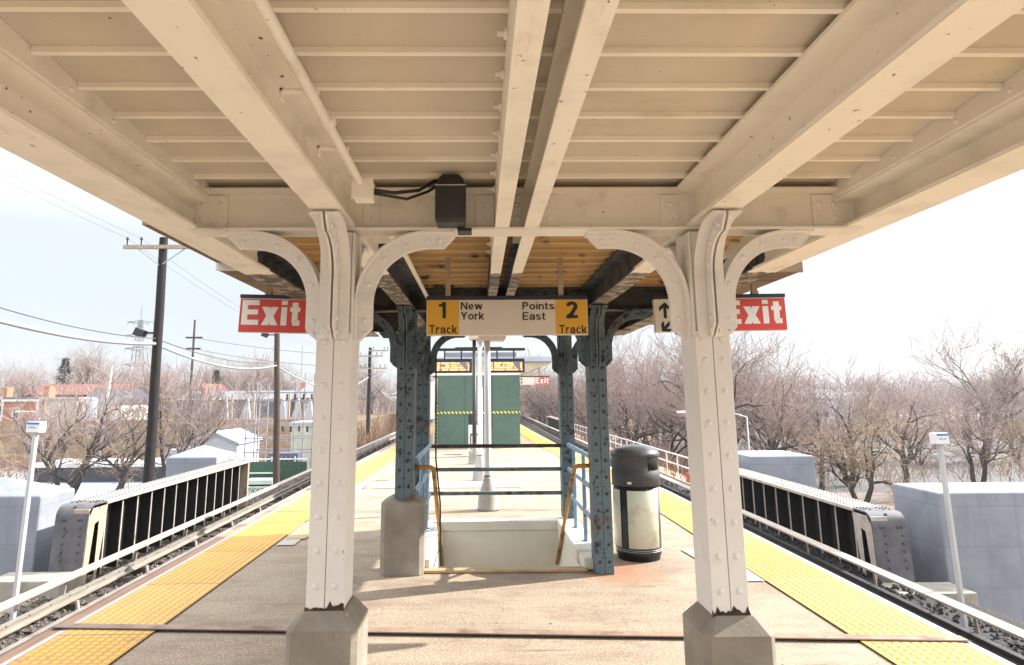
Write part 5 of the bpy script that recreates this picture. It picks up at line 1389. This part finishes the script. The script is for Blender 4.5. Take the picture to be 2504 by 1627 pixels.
def tree(kind, idx, x, y, s_, rot, lab, grp, z=GZ, sz=1.0):
    a, b = VAR[kind][idx % len(VAR[kind])]
    t = thing('bare_tree', (x, y, z), lab, 'tree', grp)
    t.rotation_euler = (0, 0, rot); t.scale = (s_, s_, s_ * sz)
    for nm, me in (('trunk', a), ('crown', b)):
        o = bpy.data.objects.new(nm, me); C.objects.link(o); o.parent = t
    return t
G1 = 'bare trees in the foreground'
tree('vase', 0, -25.8, 43, 0.95, 0.4, 'bare many-stemmed tree below the pale transformer can on the left', G1)
tree('low', 1, -22.5, 42, 1.05, 0.2, 'bare leaning tree just left of the nearest utility pole', G1)
tree('vase', 2, -19.0, 43, 0.92, 2.0, 'bare upright tree just right of the nearest utility pole', G1)
tree('low', 0, -32.5, 44, 0.75, 1.0, 'small bare tree behind the left sign post', G1)
tree('oak', 0, 26.5, 42, 0.80, 0.6, 'bare spreading tree above the flat topped right block', G1)
tree('low', 0, 22.5, 40, 0.95, 2.2, 'bare tree with tangled tan brush right of the flat topped block', G1)
tree('oak', 1, 34.0, 46, 0.86, 1.1, 'bare spreading tree just left of the right sign post', G1)
tree('low', 1, 37.2, 44, 0.95, 3.4, 'bare thick-limbed tree behind the right sign post', G1)
tree('oak', 2, 42.5, 47, 0.82, 0.2, 'bare tree at the right frame edge above the big block', G1)
tree('vase', 1, 50, 66, 1.42, 0.3, 'tallest bare tree rising above the right skyline', G1)
r7 = random.Random(21)
G2 = 'bare trees of the woods'
L2 = 'bare grey brown tree in the woods beside the railway'
def row(n, x0, x1, y0, y1, smin, smax, z=GZ):
    for k in range(n):
        x = x0 + (x1 - x0) * (k + r7.random()) / n; y = r7.uniform(y0, y1)
        tree(r7.choice(('oak', 'vase', 'oak')), r7.randint(0, 2), x, y, r7.uniform(smin, smax), r7.uniform(0, 6), L2, G2, z, r7.uniform(0.8, 1.28))
row(11, 11.5, 27, 40, 58, 0.90, 1.08)          # beside the walkway
row(9, 9.5, 20, 60, 95, 0.95, 1.15)
row(9, 27, 75, 56, 80, 0.62, 0.80)
row(12, 30, 110, 90, 125, 0.75, 0.98)
row(6, 3.5, 10, 78, 100, 0.98, 1.12)
row(10, -9, -1, 95, 130, 0.85, 1.1)
row(20, -95, -14, 98, 130, 0.80, 1.08, -1.1)
row(10, -120, -40, 128, 150, 1.0, 1.25)
row(7, -60, -36, 100, 112, 0.80, 1.1, -1.1)
row(5, -48, -18, 54, 65, 0.45, 0.70)
row(4, -58, -24, 83, 90, 0.45, 0.7, -1.1)
# conifers on the left skyline
def conifer(x, y, z, h, seed, lab):
    rr = random.Random(seed); t = thing('pine_tree', (x, y, z), lab, 'tree', 'dark conifers on the left skyline')
    mb = MB(); mb.tube([(x, y, z), (x, y, z + h)], [0.22, 0.03], 6); build('trunk', mb, m_bark, t)
    mb = MB()
    for k in range(1500):
        f = rr.random() ** 0.7; zz = z + h * (0.25 + 0.75 * f); rad = (1 - f) * h * 0.30 + 0.15
        lay = math.sin(f * 34) * 0.25 + 0.8
        a = rr.uniform(0, 6.28); q = rad * lay * math.sqrt(rr.random())
        p = Vector((x + q * math.cos(a), y + q * math.sin(a), zz - q * 0.25))
        d = Vector((math.cos(a), math.sin(a), rr.uniform(-0.5, 0.1))) * rr.uniform(0.3, 0.6)
        s2 = Vector((-math.sin(a), math.cos(a), rr.uniform(-0.4, 0.4))) * 0.12
        mb.add([p - s2, p + s2, p + d], [(0, 1, 2)])
    build('crown', mb, m_needle, t, fix=False)
conifer(-62, 100, -1, 8.6, 1, 'dark green conifer among bare trees left of the pale transformer can')
conifer(-42.5, 108, -1, 7.0, 2, 'small dark conifer on the skyline between the two nearest poles')

# far woods and brush as masses
def thicket(name, mat, spots, seed, fine=0.02):
    rr = random.Random(seed); mb = MB()
    for x0, x1, y0, y1, z, n, hmin, hmax, tilt in spots:
        for k in range(n):
            x = rr.uniform(x0, x1); y = rr.uniform(y0, y1); h = rr.uniform(hmin, hmax)
            zz = z(x, y) if callable(z) else z
            p = Vector((x, y, zz)); d = Vector((rr.gauss(0, tilt), rr.gauss(0, tilt), 1)).normalized()
            q = p + d * h * 0.55; e = q + (d + Vector((rr.gauss(0, 0.35), rr.gauss(0, 0.35), 0))).normalized() * h * 0.45
            r_ = fine * rr.uniform(0.6, 1.4)
            mb.tube([p, q, e], [r_, r_ * 0.8, r_ * 0.35], 3, cap=False, smooth=False)
            for j in range(3):
                c = p.lerp(q, rr.uniform(0.4, 1)); w = (d + Vector((rr.gauss(0, 0.7), rr.gauss(0, 0.7), rr.uniform(0, 0.4)))).normalized() * h * rr.uniform(0.2, 0.4)
                mb.tube([c, c + w], [r_ * 0.6, r_ * 0.25], 3, cap=False, smooth=False)
    o = build(name, mb, mat, fix=False); struct(o, 'stuff'); return o
def woods(name, mat, bands, seed):
    """a far wood: many clumped crowns of short twigs, grown together"""
    rr = random.Random(seed); mb = MB()
    for x0, x1, y0, y1, z, n, hmin, hmax, seg in bands:
        for k in range(n):
            x = rr.uniform(x0, x1); y = rr.uniform(y0, y1); h = rr.uniform(hmin, hmax); w = h * rr.uniform(0.26, 0.36)
            mb.tube([(x, y, z), (x + rr.uniform(-.3, .3), y, z + h * 0.7)], [0.16, 0.05], 3, cap=False, smooth=False)
            for j in range(seg):
                a = rr.uniform(0, 6.283); q = w * math.sqrt(rr.random()); u = rr.random()
                p = Vector((x + q * math.cos(a), y + q * math.sin(a), z + h * (0.25 + 0.75 * u * (1 - 0.45 * (q / w) ** 2))))
                d = Vector((math.cos(a) * 0.6 + rr.gauss(0, 0.4), math.sin(a) * 0.6 + rr.gauss(0, 0.4), rr.uniform(0.2, 1.2))).normalized() * rr.uniform(0.7, 1.7)
                r_ = rr.uniform(0.03, 0.055)
                mb.tube([p - d * 0.5, p + d * 0.5], [r_, r_ * 0.4], 3, cap=False, smooth=False)
    o = build(name, mb, mat, fix=False); struct(o, 'stuff'); return o
m_hazetwig = M('hazed_far_twigs', (0.36, 0.295, 0.285), 0.95, var=0.25, scale=0.15, bmp=0, ws=True, fine=3)  # paler and more mauve than near twigs: distance haze put into the colour
woods('far_woods', m_hazetwig, [(-170, 30, 150, 185, GZ, 230, 9, 12.5, 110), (20, 240, 135, 190, GZ, 420, 9.5, 12.2, 130), (60, 330, 200, 250, GZ, 200, 12.5, 15.5, 90)], 5)
slope_l = lambda x, y: GZ + max(0, min(1, (y - 66) / 5.5)) * 3.95
slope_t = lambda x, y: GZ + max(0, min(1, (11.5 - abs(x)) / 4.3)) * 3.58
thicket('dry_brush', m_brush, [(-120, -13, 62, 71, slope_l, 2600, 0.9, 2.4, 0.35), (8, 11.5, 20, 75, slope_t, 900, 0.8, 2.2, 0.35), (20, 75, 48, 62, GZ, 1000, 0.6, 1.8, 0.4), (-11, -7.4, 42, 110, slope_t, 900, 0.8, 2.4, 0.3), (-42, -36, 48, 62, GZ, 250, 1.0, 2.4, 0.4)], 6, 0.022)
thicket('undergrowth', m_twig, [(12, 24, 48, 70, GZ, 1000, 1.5, 3.5, 0.4), (30, 110, 92, 122, GZ, 1800, 1.5, 3.5, 0.35), (7.5, 14, 70, 110, GZ, 1200, 3, 7, 0.25), (-100, -14, 96, 125, -1.1, 2600, 2, 5.5, 0.3)], 8, 0.03)

# ------------------------------------------------------------------ thin winter haze over the far woods
hm = bpy.data.materials.new('haze'); hm.use_nodes = True
hn = hm.node_tree; hn.nodes.clear()
ho = hn.nodes.new('ShaderNodeOutputMaterial'); hv = hn.nodes.new('ShaderNodeVolumePrincipled')
hv.inputs['Color'].default_value = (0.92, 0.92, 0.96, 1); hv.inputs['Density'].default_value = 0.00042; hv.inputs['Anisotropy'].default_value = 0.2
hn.links.new(hv.outputs[0], ho.inputs['Volume'])
hb = MB(); hb.box(-450, 450, -60, 480, GZ - 2, 32)
struct(build('haze', hb, hm), 'stuff')
